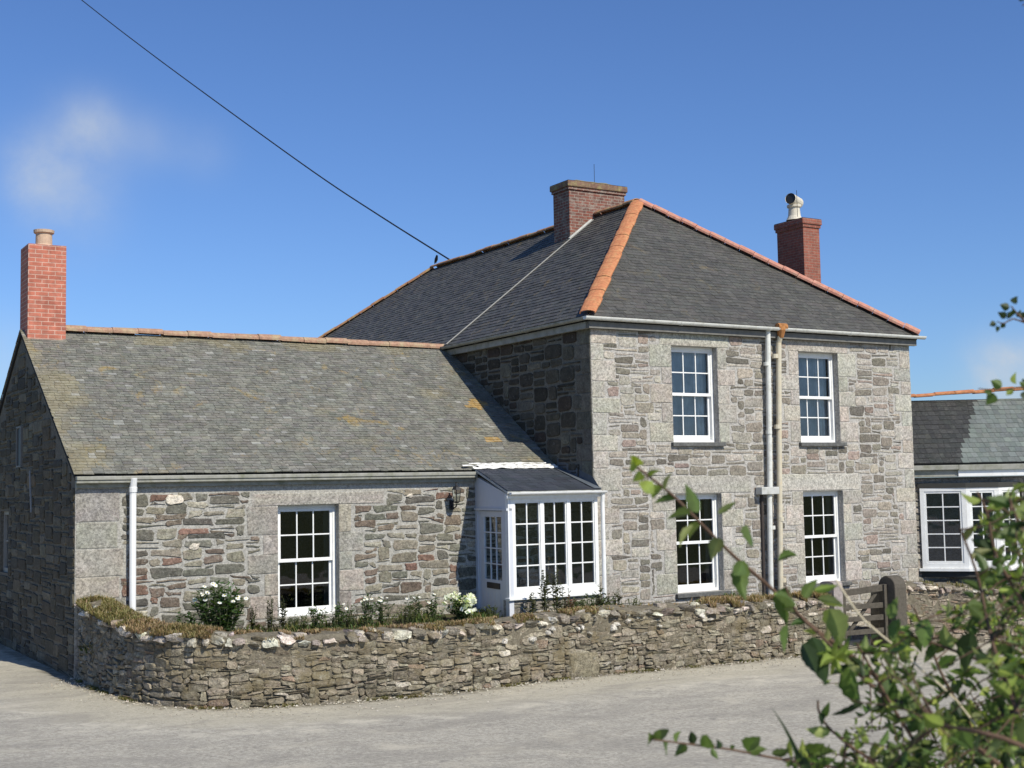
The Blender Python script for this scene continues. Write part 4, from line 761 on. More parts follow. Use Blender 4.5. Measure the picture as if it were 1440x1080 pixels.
def eshade(u,s,c):  # paints a diagonal shadow into the colour of the left slates
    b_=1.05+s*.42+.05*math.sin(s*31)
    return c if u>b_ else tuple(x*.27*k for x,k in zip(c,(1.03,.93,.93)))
mb=MB(); slates(mb,PE,[(-.7,0),(6,0),(6,es),(-.7,es)],.20,.13,[(.150,.172,.158),(.165,.187,.17),(.135,.155,.143)],rnd,lift=.012,colf=eshade); mb.build('slates',MSL_E,er)
mb=MB(); ridge_tiles(mb,PE(-.5,es,.03),PE(6,es,.03)+V((0,0,.30)),r=.12,rnd=rnd,flat=.5); mb.build('ridge_tiles',MRIDGE_O,er)
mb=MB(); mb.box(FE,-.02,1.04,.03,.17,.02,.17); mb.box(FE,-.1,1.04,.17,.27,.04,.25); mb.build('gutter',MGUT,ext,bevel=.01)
mb=MB(); mb.box(FE,1.04,5.6,.03,.15,.02,.20); mb.build('fascia',MWHITE,ext,bevel=.006)
mb=MB(); mb.box(FE,1.04,5.6,.154,.27,.04,.25); mb.build('gutter',MGUT,ext,bevel=.01)
# bay window: three faces projecting
bay=[(.33,0.02),(.52,.26),(1.32,.34),(1.98,.30),(2.33,0.02)]
def bayseg(k): 
    (u0,w0),(u1,w1)=bay[k],bay[k+1]; a=FE(u0,0,w0);b=FE(u1,0,w1);d=b-a;L=d.length;nrm=V((d.y,-d.x,0)).normalized()
    return frame(a,d,nrm),L
bw=thing_bay=None
mb=MB(); gl=MB(); br=MB()
segs=[((.27,.06),(1.14,.30)),((1.14,.30),(1.80,.30)),((1.80,.30),(2.30,.06))]
for k,((u0,w0),(u1,w1)) in enumerate(segs):
    a=FE(u0,0,w0);b_=FE(u1,0,w1);d=b_-a;L=d.length;F=frame(a,d,V((d.y,-d.x,0)))
    rectframe(mb,F,0,L-.003,-1.84,-.2,.085,.085,.10,.07,-.08,0)
    rectframe(mb,F,.086,L-.089,-1.739,-.271,.04,.04,.045,.04,-.06,-.012)
    bars(br,F,.126,L-.129,-1.694,-.311,2,5,-.05,-.022,.022)
    gl.add([F(.1,-1.72,-.04),F(L-.1,-1.72,-.04),F(L-.1,-.3,-.04),F(.1,-.3,-.04)],[(0,1,2,3)])
bw=mb.build('bay_window',MWHITE,ext,bevel=.004); br.build('glazing_bars',MWHITE,bw); gl.build('pane',MGLASS,bw,recalc=False)
mb=MB()
def baypoly(z0,z1,off=0):
    pts=[FE(.20-off,0,.0),FE(.20-off,0,.08+off),FE(1.14,0,.35+off),FE(1.80,0,.35+off),FE(2.36+off,0,.08+off),FE(2.36+off,0,.0)]
    n_=len(pts); mb.add([q+V((0,0,z0)) for q in pts]+[q+V((0,0,z1)) for q in pts],[tuple(range(n_))[::-1],tuple(range(n_,2*n_))]+[(i,(i+1)%n_,n_+(i+1)%n_,n_+i) for i in range(n_)])
baypoly(-1.90,-1.842,.0); mb.build('sill',MWHITE,bw,bevel=.004)
mb=MB(); baypoly(-.198,-.10,-.03); mbd=M_plain('dark_board',(.05,.05,.045),.8,.2); mb.build('bay_soffit',mbd,bw); mb=MB(); baypoly(-2.02,-1.903,-.06); mb.build('bay_base',mbd,bw)

# ================================================================== BOUNDARY WALLS
palB=[(.40,(.25,.225,.172)),(.30,(.21,.188,.142)),(.12,(.155,.135,.10)),(.12,(.30,.275,.215)),(.04,(.22,.17,.125)),(.02,(.42,.39,.33))]
def boundary(path,thk,name,label,pal,rnd,dark0=None,stub=.05,white=.5,topfun=None):
    root=thing(name,(path.at(path.len/2)[0].x,path.at(path.len/2)[0].y,gz(0)),label,'wall')
    core=MB(); n=int(path.len/.12)+1; ring=[]
    K=[(.06,-.3),(.06,.55),(.05,.95),(-.02,1.02),(-thk*.5,1.06),(-thk,1.0),(-thk-.03,.5),(-thk-.03,-.3)]
    vs=[];fs=[]
    for i in range(n):
        q,d,nn=path.at(path.len*i/(n-1)); base=gz(q.x); H=q.z-base
        for (w,h) in K:
            jx=.03*noise.noise(V((i*.4,w*5,h*4))); vs.append((q.x+nn.x*(w-.08+jx),q.y+nn.y*(w-.08+jx),base+H*h+(jx if h>.6 else 0)-.02))
    k=len(K); fs=[(i*k+j,i*k+(j+1)%k,(i+1)*k+(j+1)%k,(i+1)*k+j) for i in range(n-1) for j in range(k)]+[tuple(range(k)),tuple((n-1)*k+j for j in range(k))]
    core.add(vs,fs); core.build('wall_core',MEARTH,root)
    def Fm(u,v,w):
        q,d,nn=path.at(u); base=gz(q.x); f=v/1.2
        x=.02*noise.noise(V((u*1.3,v*2,0)))
        return V((q.x,q.y,base))+nn*(w-.05*f+x)+V((0,0,v-.06))+d*(u-max(0,min(path.len,u)))
    H=lambda u:(path.at(u)[0].z-gz(path.at(u)[0].x))
    st=MB(); top=1.35
    rubble(st,Fm,0,path.len,0,top,[],pal,rnd,cw=.046,ch=.028,wr=(2,6),hr=(1,4),gap=.002,h=.021,pw=2.7,jit=.020,n=11,w0=-.04,rough=.9,
        ok=lambda a,b,c,d: d-.06<H((a+b)/2)+.0)
    st.build('rubble_stones',MB_,root)
    cp=MB(); u=0
    while u<path.len:
        w=rnd.uniform(.09,.26); h=rnd.uniform(.06,.13); t=H(u+w/2)
        isw=rnd.random()<white(u) if callable(white) else rnd.random()<white
        c=vary((.58,.54,.46) if isw else rnd.choice([(.22,.2,.165),(.17,.15,.12),(.28,.25,.20)]),rnd,.2,.06)
        dv=rnd.uniform(-.03,.02)
        stone(cp,Fm,u,u+w,t-.05+dv,t-.05+dv+h,c,rnd,pw=2.5,gap=.006,h=.065,jit=.025,n=11,w0=-.12,rough=.8)
        if rnd.random()<.55: 
            c=vary(rnd.choice([(.42,.39,.33),(.25,.22,.18),(.5,.46,.4)]) ,rnd,.2,.06)
            stone(cp,lambda a,b,cc:Fm(a,b,cc-.12),u+.02,u+w+.03,t+.01,t+.01+h*.8,c,rnd,pw=2.4,gap=.005,h=.05,jit=.025,n=10,w0=-.1,rough=.8)
        u+=w+rnd.uniform(0,.03)
    cp.build('coping_stones',MB_,root)
    return root,Fm,H
def wfun(u):
    q=WP.at(u)[0]
    if q.x<-7.6: return .75
    return .45 if q.x<-2.2 else (.25 if q.x<.8 else .6)
bwall,FmB,HB=boundary(WP,.5,'boundary_wall','long curved dry stone garden wall with grassy top in front of the house',palB,random.Random(4),white=wfun)
rw=random.Random(8); mb=MB()
stone(mb,FmB,9.55,10.15,.04,.46,(.22,.195,.135),rw,pw=8,gap=.01,h=.06,jit=.01,n=16,w0=-.05); mb.build('large_block',MB_,bwall)
for k in range(14):
    q=rw.uniform(8.3,12.6); v=.95*rw.uniform(.72,.95); a=rw.uniform(.03,.06)
    mb=MB(); stone(mb,FmB,q-a,q+a,v-a*.7,v+a*.7,(.6,.57,.5),rw,pw=2.2,gap=.0,h=.07,jit=.02,n=10); mb.build('white_stone',MB_,bwall)
palB2=[(.34,(.24,.21,.17)),(.26,(.18,.16,.125)),(.2,(.30,.265,.21)),(.20,(.21,.16,.12))]
bwall2,_,_=boundary(WP2,.5,'rubble_wall','rough brown rubble wall below the bay window, right of the gateway',palB2,random.Random(6),white=.25)

# ------------------------------------------------------------------ grass on the wall (stuff)
def blade(mb,p,h,lean,w,col,rnd):
    a=rnd.uniform(0,6.28); d=V((math.cos(a),math.sin(a),0)); s=V((-d.y,d.x,0))*w
    p=V(p); m=p+V((0,0,h*.6))+d*lean*h*.35; t=p+V((0,0,h))+d*lean*h
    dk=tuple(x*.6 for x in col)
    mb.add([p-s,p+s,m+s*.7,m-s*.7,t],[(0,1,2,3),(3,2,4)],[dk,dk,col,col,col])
rg=random.Random(21)
def grass_strip(path,thk,dens_f,col_f,h_f,N_,name,label,Hoff=0.):
    mb=MB()
    for _ in range(N_):
        u=rg.uniform(0,path.len); q,d,nn=path.at(u); dn=dens_f(q.x,q.y)
        cl=.5+.9*noise.noise(V((u*1.7,0,7)))
        w=-thk*.95+rg.random()**.8*(thk*.95+.05)
        if rg.random()>dn*((.45+cl) if q.x>-5.6 else 1.) or (w>-.06 and rg.random()<.3): continue
        if noise.noise(V((u*3.3,w*3,2)))<((.20 if w>-.16 else -.02) if q.x>-7.7 else -.18): continue
        z=q.z-.03+.05*math.sin(max(0,w/-thk)*math.pi)+rg.uniform(-.01,.02)
        p=q+nn*w; p.z=z
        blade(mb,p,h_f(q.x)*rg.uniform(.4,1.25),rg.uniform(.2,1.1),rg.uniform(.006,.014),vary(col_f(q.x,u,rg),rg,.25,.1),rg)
    o=mb.build(name,MGRASS,recalc=False); tag(o,label,'grass',kind='stuff'); return o
def dens(x,y):
    if y>-1.9 and x<-7.9: return 1.
    if x<-5.6: return .95
    if x<-3: return .5
    if x<-1.4: return .75
    if x<.75: return .05
    return .95
def gcol(x,u,r):
    dry=(.33,.25,.15); grn=(.19,.18,.065); rust=(.25,.165,.095)
    if u<2.2: return mix(dry,grn,.75 if r.random()<.75 else .2)
    if x<-4:
        k=.15+1.2*noise.noise(V((u*1.3,5,0)))
        return mix(mix(dry,grn,max(0,min(.6,k))),rust,min(1,r.random()*.5+max(0,.8*noise.noise(V((u*2.1,8,0))))))
    if x<-1.2: return r.choice([dry,rust,dry,grn])
    return r.choice([dry,dry,(.34,.25,.14)])
grass_strip(WP,.5,dens,gcol,lambda x:.07 if x<-7.6 else (.04 if x<.8 else .10),66000,'wall_top_grass','dry brown and green grass growing along the top of the curved garden wall')
grass_strip(WP2,.5,lambda x,y:.4,lambda x,u,r:r.choice([(.17,.17,.06),(.24,.19,.1)]),lambda x:.06,5000,'wall_top_grass','sparse green grass along the top of the rough brown wall below the bay window')
# weeds at the foot of the wall
mb=MB()
for _ in range(9000):
    u=rg.uniform(0,WP.len); q,d,nn=WP.at(u)
    if noise.noise(V((u*2.2,3,1)))<.02: continue
    p=q+nn*rg.uniform(.0,.10); p.z=gz(q.x)
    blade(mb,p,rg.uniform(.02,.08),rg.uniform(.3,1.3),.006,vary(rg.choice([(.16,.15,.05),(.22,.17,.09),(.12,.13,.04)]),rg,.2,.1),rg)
tag(mb.build('wall_foot_weeds',MGRASS,recalc=False),'short weeds and dry grass along the foot of the curved garden wall','weeds',kind='stuff')

mb=MB()
for _ in range(14000):
    u=rg.uniform(.6,WP.len); q,d,nn=WP.at(u); f=rg.random(); yy=q.y+.45+(1.1-(q.y+.45))*f if q.x<0 else q.y+.4+f*1.2
    p=V((q.x+(.5 if q.y>-1.6 else 0)*f,yy,-2.27+.1*f))
    if noise.noise(V((p.x*1.5,p.y*1.5,9)))<-.15: continue
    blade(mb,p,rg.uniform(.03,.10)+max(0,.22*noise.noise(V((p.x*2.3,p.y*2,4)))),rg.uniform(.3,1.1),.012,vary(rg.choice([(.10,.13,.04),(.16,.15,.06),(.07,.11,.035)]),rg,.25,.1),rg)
tag(mb.build('ground_cover',MGRASS,recalc=False),'low grass and weeds covering the garden bed behind the curved wall','ground cover',kind='stuff')
mb=MB()
for _ in range(2600):
    u=rg.uniform(-.5,WP.len); q,d,nn=WP.at(u); w=.03+abs(rg.gauss(0,.35))
    p=q+nn*w; a=rg.uniform(.004,.014)*(1.6 if w<.15 else 1); p.z=gz(q.x)+.012+(.02 if w<.3 else 0)
    mb.add([p+V((rg.uniform(-a,a),rg.uniform(-a,a),0)),p+V((a,rg.uniform(-a,a),0)),p+V((rg.uniform(-a,a),a*1.3,0)),p+V((-a,0,0)),p+V((0,0,a))],[(0,1,4),(1,2,4),(2,3,4),(3,0,4)],vary(rg.choice([(.42,.38,.30),(.25,.23,.19),(.5,.47,.4)]),rg,.2))
tag(mb.build('loose_grit',M_attr('grit',.95,.1,.1,60),recalc=False),'loose grit and small stones scattered along the wall foot','grit',kind='stuff')
# ================================================================== GARDEN PLANTS
def leafquad(mb,p,d,n,L,w,col):
    p=V(p);d=V(d).normalized();s=d.cross(V(n)).normalized()*w*L; m=p+d*L*.5
    mb.add([p,m+s,p+d*L,m-s],[(0,1,2,3)],col)
def plant(name,label,cat,loc,H,R,nst,leafcol,flw=None,nf=0,spike=False,seed=0,group=None,leafL=.07,fr=.035,lw=.3,nl=16):
    r=random.Random(seed); root=thing(name,loc,label,cat,group); st=MB(); lf=MB(); fl=MB(); base=V(loc)
    tips=[];fheads=[]
    for i in range(nst):
        a=r.uniform(0,6.28); rr=R*math.sqrt(r.random()); h=H*(1-.35*(rr/R)**2)*r.uniform(.75,1.05)
        b=base+V((math.cos(a)*rr*.4,math.sin(a)*rr*.4,0)); t=base+V((math.cos(a)*rr,math.sin(a)*rr,h)); m=(b+t)/2+V((r.uniform(-.03,.03),r.uniform(-.03,.03),h*.08))
        st.tube([b,m,t],[.006,.005,.003],4,(.10,.12,.05),cap=False); tips.append(t)
        n_=nl if not spike else int(h/.022)
        for k in range(n_):
            f=r.uniform(.15,1) if not spike else .25+.75*k/n_
            p=b.lerp(m,f*2) if f<.5 else m.lerp(t,f*2-1); g=r.uniform(0,6.28)
            L=leafL*r.uniform(.6,1.2)*(1.35-.7*f if spike else 1)
            leafquad(lf,p,(math.cos(g),math.sin(g),r.uniform(-.2,.7)),(r.uniform(-.5,.5),r.uniform(-.5,.5),1),L,lw,vary(leafcol,r,.35,.12))
    r.shuffle(tips)
    for t in tips[:nf]:
        fl=MB()
        c=t+V((r.uniform(-.02,.02),-.02,r.uniform(0,.05))); nrm=V((r.uniform(-.4,.2),-.6+r.uniform(-.3,.3),.8)).normalized(); a=nrm.cross(V((1,0,0))).normalized(); b2=nrm.cross(a); q=fr*r.uniform(.75,1.2)
        if flw=='daisy':
            vs=[c]
            for k in range(16):
                g=6.283*k/16; rad=q*(1 if k%2 else .72); vs.append(c+(a*math.cos(g)+b2*math.sin(g))*rad-nrm*.004)
            fl.add(vs,[(0,1+k,1+(k+1)%16) for k in range(16)],(.85,.85,.82))
            fl.add([c+nrm*.004+(a*math.cos(6.283*k/6)+b2*math.sin(6.283*k/6))*q*.25 for k in range(6)],[tuple(range(6))],(.7,.5,.05))
        else:
            for k in range(26):
                d=V((r.gauss(0,1),r.gauss(0,1),r.gauss(0,1)+.4)).normalized(); pp_=c+d*q*.6
                leafquad(fl,pp_,d+V((r.uniform(-.6,.6),r.uniform(-.6,.6),r.uniform(-.6,.6))),d,q*.8,.5,vary((.85,.86,.80),r,.06))
        fheads.append(fl)
    st.build('stems',MLEAF,root,recalc=False); lf.build('leaves',MLEAF,root,recalc=False)
    for fl in fheads: fl.build('flower_head',MPETAL,root,recalc=False)
    return root
GZ=-2.22
GRN=(.055,.10,.035)
plant('daisy_bush','leafy green daisy bush dotted with white flowers, left of the low wing window','bush',(-6.62,.35,GZ),.92,.42,75,(.065,.115,.04),'daisy',17,seed=1,leafL=.10,lw=.22,nl=22,fr=.04)
plant('low_green_plant','small dark green plant without flowers at the left foot of the daisy bush','plant',(-7.12,.25,GZ),.50,.30,26,(.05,.085,.03),seed=2,leafL=.08)
for i,(x,y,h,lab) in enumerate(((-6.05,.4,.62,'dark upright leafy spike just right of the daisy bush'),(-5.72,.55,.66,'left one of two thin dark spikes near the window of the low wing'),(-5.56,.5,.68,'right one of two thin dark spikes near the window of the low wing'))):
    plant('flower_spike',lab,'plant',(x,y,GZ),h,.07,6,(.055,.055,.032),spike=True,seed=10+i,leafL=.065,group='dark flower spikes along the wing')
for i,(x,y,h,nf,lab) in enumerate(((-5.0,.45,.50,2,'small sparse white-flowered plant under the left side of the window of the low wing'),(-4.68,.4,.50,3,'small sparse plant with white flowers under the middle of the window of the low wing'),(-4.15,.4,.62,5,'taller white-flowered plant at the right edge of the window of the low wing'),(-3.85,.45,.5,4,'leafy plant with white flowers right of the window of the low wing'),(-3.35,.4,.5,4,'low daisy clump midway between window and porch'),(-3.0,.3,.45,3,'low daisy clump next to the white rose bush'))):
    plant('daisy_clump',lab,'plant',(x,y,GZ+.02),h,.16,12,(.07,.11,.045),'daisy',nf,seed=20+i,leafL=.07,fr=.03,group='daisies under the wing window')
plant('white_flower_bush','bush with two big white flower heads beside the porch door','flower bush',(-2.55,.2,GZ),.47,.26,30,(.05,.09,.03),'rose',7,seed=33,leafL=.08,fr=.10)
for i,(x,y,h,lab) in enumerate(((-1.78,-.75,.68,'short dark leafy spike at the front left post of the porch'),(-1.50,-.7,1.05,'tallest leafy flower spike in front of the left porch panes'),(-1.27,-.7,.95,'second tall leafy spike in front of the left porch panes'),(-1.05,-.75,.55,'short reddish spike below the middle porch panes'),(-.33,-.7,.72,'slim leafy spike in front of the right porch panes'),(-.02,-.65,.55,'low spike beside the porch downpipe'))):
    plant('flower_spike',lab,'plant',(x,y,GZ),h,.09,6,(.075,.075,.04) if i!=3 else (.14,.08,.05),spike=True,seed=40+i,leafL=.085,group='flower spikes in front of the porch')
plant('low_shrub','low green shrub under the right porch panes','shrub',(-.45,-.55,GZ),.42,.42,50,(.085,.11,.045),seed=50,leafL=.06,nl=18)
plant('low_shrub','low grey-green shrub under the middle porch panes','shrub',(-.95,-.5,GZ),.34,.3,26,(.10,.115,.06),seed=51,leafL=.05)

for i,(x,y,h,R_,c_,lab) in enumerate(((-5.35,.3,.36,.22,(.09,.11,.045),'low weedy tuft in the bed left of the low wing window'),(-4.42,.55,.42,.2,(.07,.10,.04),'weedy tuft under the right part of the low wing window'),(-3.55,.25,.40,.25,(.11,.12,.05),'yellowish weed clump between the daisy clumps'),(-2.05,.1,.30,.18,(.09,.11,.04),'small weed clump at the foot of the porch door'),(.35,-.5,.30,.25,(.11,.12,.055),'low weeds at the corner of the tall house'))):
    plant('weed_clump',lab,'weeds',(x,y,GZ),h,R_,22,c_,seed=70+i,leafL=.07,lw=.16,nl=12)
# ================================================================== LANTERN, GATE, POSTS, RAIL, WIRE, BIRD
lan=thing('wall_lantern',(-2.18,WY-.02,-.3),'black carriage lantern on the low wing wall, left of the porch','lantern')
c=V((-2.18,WY-.21,-.13)); mb=MB()
mb.tube([(-2.18,WY-.02,-.30),(-2.18,WY-.10,-.36),(-2.18,WY-.2,-.32),(-2.18,WY-.21,-.28)],.012,6); mb.box(FW,-2.22,-2.14,-.38,-.22,.02,.035); mb.build('bracket',MBLACK,lan)
mb=MB(); mb.lathe(c,[(.02,-.14),(.05,-.13),(.055,-.12)],6); mb.lathe(c,[(.095,.09),(.06,.14),(.02,.17),(.014,.20),(.018,.215),(0,.225)],6)
for k in range(6):
    g=6.283*k/6; mb.tube([c+V((.055*math.cos(g),.055*math.sin(g),-.12)),c+V((.085*math.cos(g),.085*math.sin(g),.09))],.006,4)
mb.build('lamp_cage',MBLACK,lan)
mb=MB(); mb.lathe(c,[(.048,-.118),(.078,.088)],6); mb.build('lamp_glass',MGLASS,lan,recalc=False)

def slabpost(name,loc,w,d,z0,z1,mat,label,round_=.5):
    root=thing(name,loc,label,'gatepost'); mb=MB(); x,y,_=loc; n_=10; prof_=[]
    for k in range(n_+1):
        g=math.pi*k/n_; prof_.append((math.cos(g)*d/2,z1-d/2*round_*1.0+math.sin(g)*d/2*round_))
    prof_=[(d/2,z0)]+prof_+[(-d/2,z0)]
    vs=[]
    for s in (-w/2,w/2):
        for (a,z) in prof_:
            j=.015*noise.noise(V((a*7,z*4,s*9))); vs.append((x+s+j,y+a+j,z))
    k=len(prof_); fs=[tuple(range(k)),tuple(range(k,2*k))]+[(i,(i+1)%k,k+(i+1)%k,k+i) for i in range(k)]
    mb.add(vs,fs,(.3,.27,.25)); mb.build('shaft',mat,root,bevel=.02); return root
slabpost('gatepost',(4.10,-1.48,-3.05),.22,.34,-3.1,-1.80,M_plain('pink_granite_post',(.32,.28,.26),.9,.2,.25,20,.02),'grey granite gatepost at the end of the curved garden wall',.25)
slabpost('gatepost',(5.66,-1.46,-3.1),.30,.42,-3.2,-1.78,M_plain('dark_slate_post',(.10,.088,.07),.9,.2,.25,20,.02),'dark round-topped stone gatepost beside the rough brown wall',1.)
gate=thing('garden_gate',(4.95,-1.45,-3.0),'low weathered timber gate hung between the two stone gateposts','gate')
FGt=frame((4.32,-1.45,0),(1,0,0),(0,-1,0))
for i,(z,t) in enumerate(((-2.10,.10),(-2.34,.08),(-2.56,.08),(-2.80,.08))):
    mb=MB(); a=FGt(0,z,0); 
    mb.add([FGt(.0,z,-.03),FGt(1.16,z-.02+.07*(i==0),-.03),FGt(1.16,z+t+.07*(i==0),-.03),FGt(0,z+t,-.03),FGt(.0,z,.02),FGt(1.16,z-.02+.07*(i==0),.02),FGt(1.16,z+t+.07*(i==0),.02),FGt(0,z+t,.02)],[(0,1,2,3),(4,5,6,7),(0,1,5,4),(1,2,6,5),(2,3,7,6),(3,0,4,7)]); mb.build('rail',MWOOD,gate,bevel=.006)
mb=MB(); mb.box(FGt,.02,.10,-2.95,-1.95,.022,.06); mb.build('stile',MWOOD,gate,bevel=.006); mb=MB(); mb.box(FGt,1.08,1.15,-2.95,-1.93,.022,.06); mb.build('stile',MWOOD,gate,bevel=.006)
mb=MB(); mb.add([FGt(.1,-2.85,-.032),FGt(.2,-2.85,-.032),FGt(1.0,-2.1,-.032),FGt(.9,-2.1,-.032),FGt(.1,-2.85,-.06),FGt(.2,-2.85,-.06),FGt(1.0,-2.1,-.06),FGt(.9,-2.1,-.06)],[(0,1,2,3),(4,5,6,7),(0,1,5,4),(1,2,6,5),(2,3,7,6),(3,0,4,7)]); mb.build('brace',MWOOD,gate)

rail=thing('metal_handrail',(-8.75,6.3,-2.75),'pale metal handrail against the dark left gable wall','handrail')
mb=MB(); mb.tube([(-8.80,5.95,-1.80),(-8.80,6.6,-2.02),(-8.80,7.6,-2.35)],.022,8); mb.build('top_rail',M_plain('galvanised_rail',(.5,.5,.48),.4,.5,metal=.3),rail)
mb=MB(); mb.tube([(-8.80,5.95,-2.08),(-8.80,7.6,-2.6)],.018,8); mb.build('lower_rail',M_plain('galvanised_rail2',(.5,.5,.48),.4,.5,metal=.3),rail)
for y in (6.0,6.9):
    mb=MB(); mb.tube([(-8.80,y,-1.82-(y-5.95)*.33),(-8.80,y,-2.8)],.018,8); mb.build('rail_post',M_plain('rail_dark',(.12,.12,.12),.5,.5),rail)

wp=smoothpath(WIRE,.8)
mb=MB(); mb.tube(wp,.022,6); tag(mb.build('overhead_wire',MWIRE),'black overhead cable sagging across the sky to the roof ridge','cable')
bird=thing('perched_bird',(4,13.25,6.25),'small dark bird perched at the far end of the house ridge','bird')
mb=MB(); c=V((4,13.25,6.33)); mb.tube([c+V((.0,.10,-.07)),c+V((0,.05,-.02)),c+V((0,0,.03)),c+V((0,-.03,.09)),c+V((0,-.05,.13)),c+V((0,-.075,.135))],[.012,.035,.05,.038,.03,.006],8,(.02,)*3); mb.tube([c+V((.015,0,-.0)),c+V((.015,0,-.08))],.005,4); mb.tube([c+V((-.015,0,-.0)),c+V((-.015,0,-.08))],.005,4); mb.build('body',MBLACK,bird,smooth=True)

# ================================================================== FOREGROUND SHRUB
def sleaf(mb,base,tip,w,col,r,droop=.15,serr=True):
    base=V(base);tip=V(tip);d=tip-base;L=d.length
    if L<1e-4: return
    d.normalize(); cam=V(CAM[3]); s=d.cross(cam)
    if s.length<.05: s=d.cross(V((0,0,1)))
    s.normalize(); n_=s.cross(d).normalized(); tw=r.uniform(-.7,.7); s=(s*math.cos(tw)+n_*math.sin(tw)); n_=s.cross(d).normalized()
    K=9; vs=[];cs=[]; side=r.uniform(-.12,.12)
    for k in range(K+1):
        t=k/K; hw=L*w*.5*(1.12*math.sin(math.pi*t**.72)*(1-.22*t) if t<.999 else 0)*(1 if not serr else (1+.2*(k%2)))
        c=base+d*L*t+n_*(-droop*L*(t*t))+s*side*L*math.sin(math.pi*t); f=hw*.45
        vs+=[c-s*hw+n_*f,c,c+s*hw+n_*f]; vein=tuple(min(1,x*1.35) for x in col); cs+=[col,vein,col]
    fs=[]
    for k in range(K): a=3*k; fs+=[(a,a+1,a+4,a+3),(a+1,a+2,a+5,a+4)]
    mb.add(vs,fs,cs)
TONE=[(.075,.115,.030),(.18,.21,.08),(.21,.26,.06),(.028,.048,.018)]
rs=random.Random(3)
shrub=thing('hedge_shrub',(-11.35,-17.3,-2.68),'out-of-focus leafy green shrub filling the lower right corner in front of the road','shrub')
br=MB(); lf=MB()
root_=V((-11.30,-17.45,-2.68))
rt=V(CAM[1]);upv=V(CAM[2]);fw=V(CAM[3])
for bi,P_ in enumerate(SHRUB_BR):
    pts=[V(q) for q in P_]; path=smoothpath(pts,.02); n_=len(path)
    r0=.0042 if bi in (0,1) else .0036
    if bi==2: r0=.003
    br.tube(path,[r0*(1-.75*i/n_)+.0006 for i in range(n_)],6,cap=False)
    s0=pts[0]; br.tube([s0,s0.lerp(root_,.25)+rt*.02-upv*.02,s0.lerp(root_,.6)+rt*.03,root_+V((rs.uniform(-.06,.06),rs.uniform(-.06,.06),0))],[r0,r0*1.2,r0*1.6,r0*2.2],6,cap=False)
    if bi in (0,2): continue
    L=0
    for i in range(1,n_-1):
        L+=(path[i]-path[i-1]).length
        if L>.017:
            L=0; t=(path[i+1]-path[i-1]).normalized(); sd_=t.cross(fw).normalized()*(1 if rs.random()<.5 else -1)
            dd=(sd_+t*rs.uniform(.2,1)+fw*rs.uniform(-.5,.5)+upv*rs.uniform(-.3,.4)).normalized(); l=rs.uniform(.022,.045)
            tn=rs.choice([0,0,0,3,3,1,2]) if i/n_<.8 else rs.choice([2,2,0,1])
            sleaf(lf,path[i],path[i]+dd*l,rs.uniform(.34,.5),vary(TONE[tn],rs,.25,.1),rs)
for (b_,t_,w_,tn) in SHRUB_LF: sleaf(lf,b_,t_,w_,vary(TONE[tn],rs,.12,.05),rs,droop=.08)
allp=[V(q) for P_ in SHRUB_BR for q in smoothpath([V(x) for x in P_],.05)]
for q in SHRUB_TW:
    q=V(q); near=min(allp,key=lambda a:(a-q).length); 
    if (near-q).length>.16: near=q-upv*.07+rt*.04
    mid_=near.lerp(q,.5)+V((rs.uniform(-.01,.01),)*3); tip=q+(q-near).normalized()*.02
    tw=smoothpath([near,mid_,q,tip],.012); br.tube(tw,[.0015*(1-.6*i/len(tw)) for i in range(len(tw))],5,cap=False)
    small=rs.random()<.45; nlf=rs.randint(7,13)
    for k in range(nlf):
        f=.35+.65*k/nlf; p=tw[min(len(tw)-1,int(f*(len(tw)-1)))]; dd=V((rs.gauss(0,1),rs.gauss(0,1),rs.gauss(0,.8)+.15)).normalized()
        l=rs.uniform(.009,.016) if small else rs.uniform(.017,.034)
        tn=rs.choice([0,0,3,2,1,2,0])
        sleaf(lf,p,p+dd*l,rs.uniform(.22,.40),vary(TONE[tn],rs,.25,.1),rs)
br.build('branches',MBARK,shrub,smooth=True,recalc=False); lf.build('leaves',MSHRUB,shrub,recalc=False)
# right-hand overhanging sprays
sp=thing('round_leaved_branch',(-10.9,-17.6,-2.68),'dark round-leaved twigs poking in from the right edge against the sky','branch')
br=MB(); lf=MB()
for bi,P_ in enumerate(RIGHT_BR):
    path=smoothpath([V(q) for q in P_],.015); n_=len(path); br.tube(path,[.0025*(1-.7*i/n_) for i in range(n_)],5,cap=False)
    for i in range(2,n_):
        for _ in range(2 if bi<3 else 1):
            if rs.random()<.5 or (path[i]-V(CAM[0])).dot(rt)/(path[i]-V(CAM[0])).dot(fw)>.47: continue
            dd=(upv*rs.uniform(-1,1)+rt*rs.uniform(-.8,.6)+fw*rs.uniform(-.4,.4)).normalized(); l=rs.uniform(.010,.018)*(1.3 if bi>1 else 1)
            p=path[i]+dd*.006
            sleaf(lf,p,p+dd*l,.8,vary(TONE[3] if bi!=2 else TONE[rs.choice([0,3,2])],rs,.2),rs,serr=False)
q0=V(RIGHT_BR[0][0]); q2=V(RIGHT_BR[2][0]); q3=V(RIGHT_BR[3][0]); rr_=V((-10.9,-17.6,-2.68))
br.tube([q3,q0,q2,q2.lerp(rr_,.4),rr_],[.003,.005,.007,.010,.016],6,cap=False)
br.build('twigs',MBARK,sp,recalc=False,smooth=True); lf.build('leaves',MSHRUB,sp,recalc=False)
mb=MB(); mb.tube(smoothpath([V(q) for q in STALK],.03),.0016,6)
mb.tube([V(STALK[-1]),V((-11.45,-17.5,-1.4)),V((-11.4,-17.45,-2.68))],.0018,6)
tag(mb.build('dry_stalk',MSTALK,smooth=True,recalc=False),'pale dry straw stalk slanting through the shrub in front of the gate','stalk')
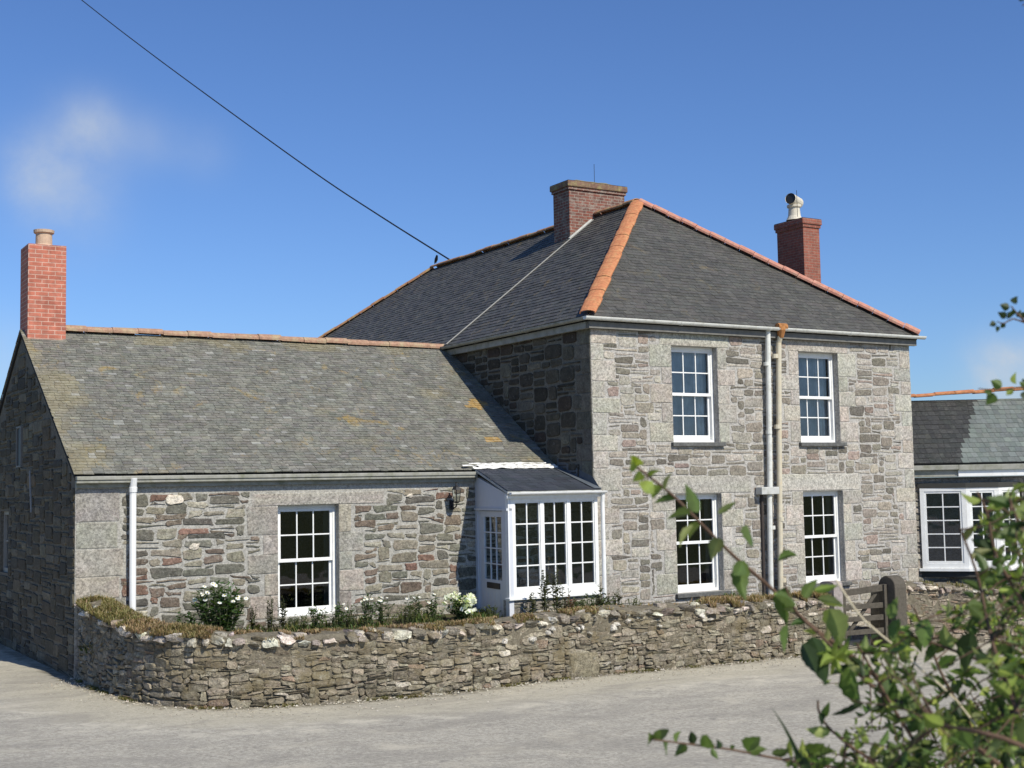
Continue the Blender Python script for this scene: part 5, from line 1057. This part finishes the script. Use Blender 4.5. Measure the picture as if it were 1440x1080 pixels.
mb=MB(); bl=smoothpath([V(q) for q in BLADE]+[V((-11.76,-17.59,-1.2)),V((-11.7,-17.55,-2.68))],.02); n_=len(bl); vs=[]
for i,q in enumerate(bl): 
    w=.006*min(1,(i+.3)/7); vs+=[q-rt*w,q+fw*.003,q+rt*w]
mb.add(vs,[(3*i+k,3*i+k+1,3*i+k+4,3*i+k+3) for i in range(n_-1) for k in (0,1)],(.035,.06,.03)); tag(mb.build('grass_blade',MSHRUB,recalc=False),'single broad dark grass blade rising from the bottom edge','grass blade')

# ================================================================== WORLD, SUN, CAMERA
sun_dir=V((.15,-1.0,.97)).normalized()    # towards the sun
w=bpy.data.worlds.new('World'); SC.world=w; w.use_nodes=True; nt=w.node_tree; nt.nodes.clear()
out=nt.nodes.new('ShaderNodeOutputWorld'); bg=nt.nodes.new('ShaderNodeBackground'); sky=nt.nodes.new('ShaderNodeTexSky')
sky.sky_type='NISHITA'; sky.sun_disc=False; sky.sun_elevation=math.asin(sun_dir.z); sky.sun_rotation=math.atan2(sun_dir.x,sun_dir.y)
sky.air_density=1.0; sky.dust_density=SKY_DUST; sky.ozone_density=SKY_OZ; sky.altitude=0
bg.inputs[1].default_value=SKY_S
n=N.__new__(N); n.nt=nt; n.tc=nt.nodes.new('ShaderNodeTexCoord').outputs['Generated']
cur=n.mixc(1.,sky.outputs[0],SKY_TINT,'MULTIPLY')
ns=n.noise(9,7,.6,.15); ns2=n.noise(26,5,.65)
tot=None
for d,sg,wt in CLOUDS:
    vm=nt.nodes.new('ShaderNodeVectorMath'); vm.operation='DISTANCE'; nt.links.new(n.tc,vm.inputs[0]); vm.inputs[1].default_value=d
    gq=n.math('POWER',n.math('DIVIDE',vm.outputs['Value'],sg),2.); ex=n.math('MULTIPLY',n.math('POWER',2.718,n.math('MULTIPLY',gq,-1.)),wt)
    tot=ex if tot is None else n.math('ADD',tot,ex)
fac=n.math('MULTIPLY',tot,n.math('ADD',n.ramp(ns,[(.36,.08),(.66,.75)]),n.math('MULTIPLY',ns2,.3)))
cur=n.mixc(n.math('MINIMUM',fac,.9),cur,CLOUD_COL)
nt.links.new(cur,bg.inputs[0]); nt.links.new(bg.outputs[0],out.inputs[0])
sd=bpy.data.lights.new('sun','SUN'); sd.energy=SUN_E; sd.angle=math.radians(.53); sd.color=(1,.945,.83)
so=bpy.data.objects.new('sun',sd); COL.objects.link(so); so.rotation_euler=sun_dir.to_track_quat('Z','Y').to_euler(); so.location=(0,-30,30)
cd=bpy.data.cameras.new('camera'); co=bpy.data.objects.new('camera',cd); COL.objects.link(co); SC.camera=co
cd.sensor_width=36; cd.lens=CAM[4]/1440*36; cd.clip_start=.05; cd.clip_end=3000
cd.dof.use_dof=True; cd.dof.focus_distance=24; cd.dof.aperture_fstop=9
r_,u_,f_=V(CAM[1]),V(CAM[2]),V(CAM[3]); mt=Matrix.Identity(4)
for i in range(3): mt[i][0]=r_[i]; mt[i][1]=u_[i]; mt[i][2]=-f_[i]; mt[i][3]=CAM[0][i]
co.matrix_world=mt
SC.view_settings.view_transform='Standard'; SC.view_settings.look='None'; SC.view_settings.exposure=0; SC.view_settings.gamma=1
SC.cycles.max_bounces=6; SC.cycles.transparent_max_bounces=12
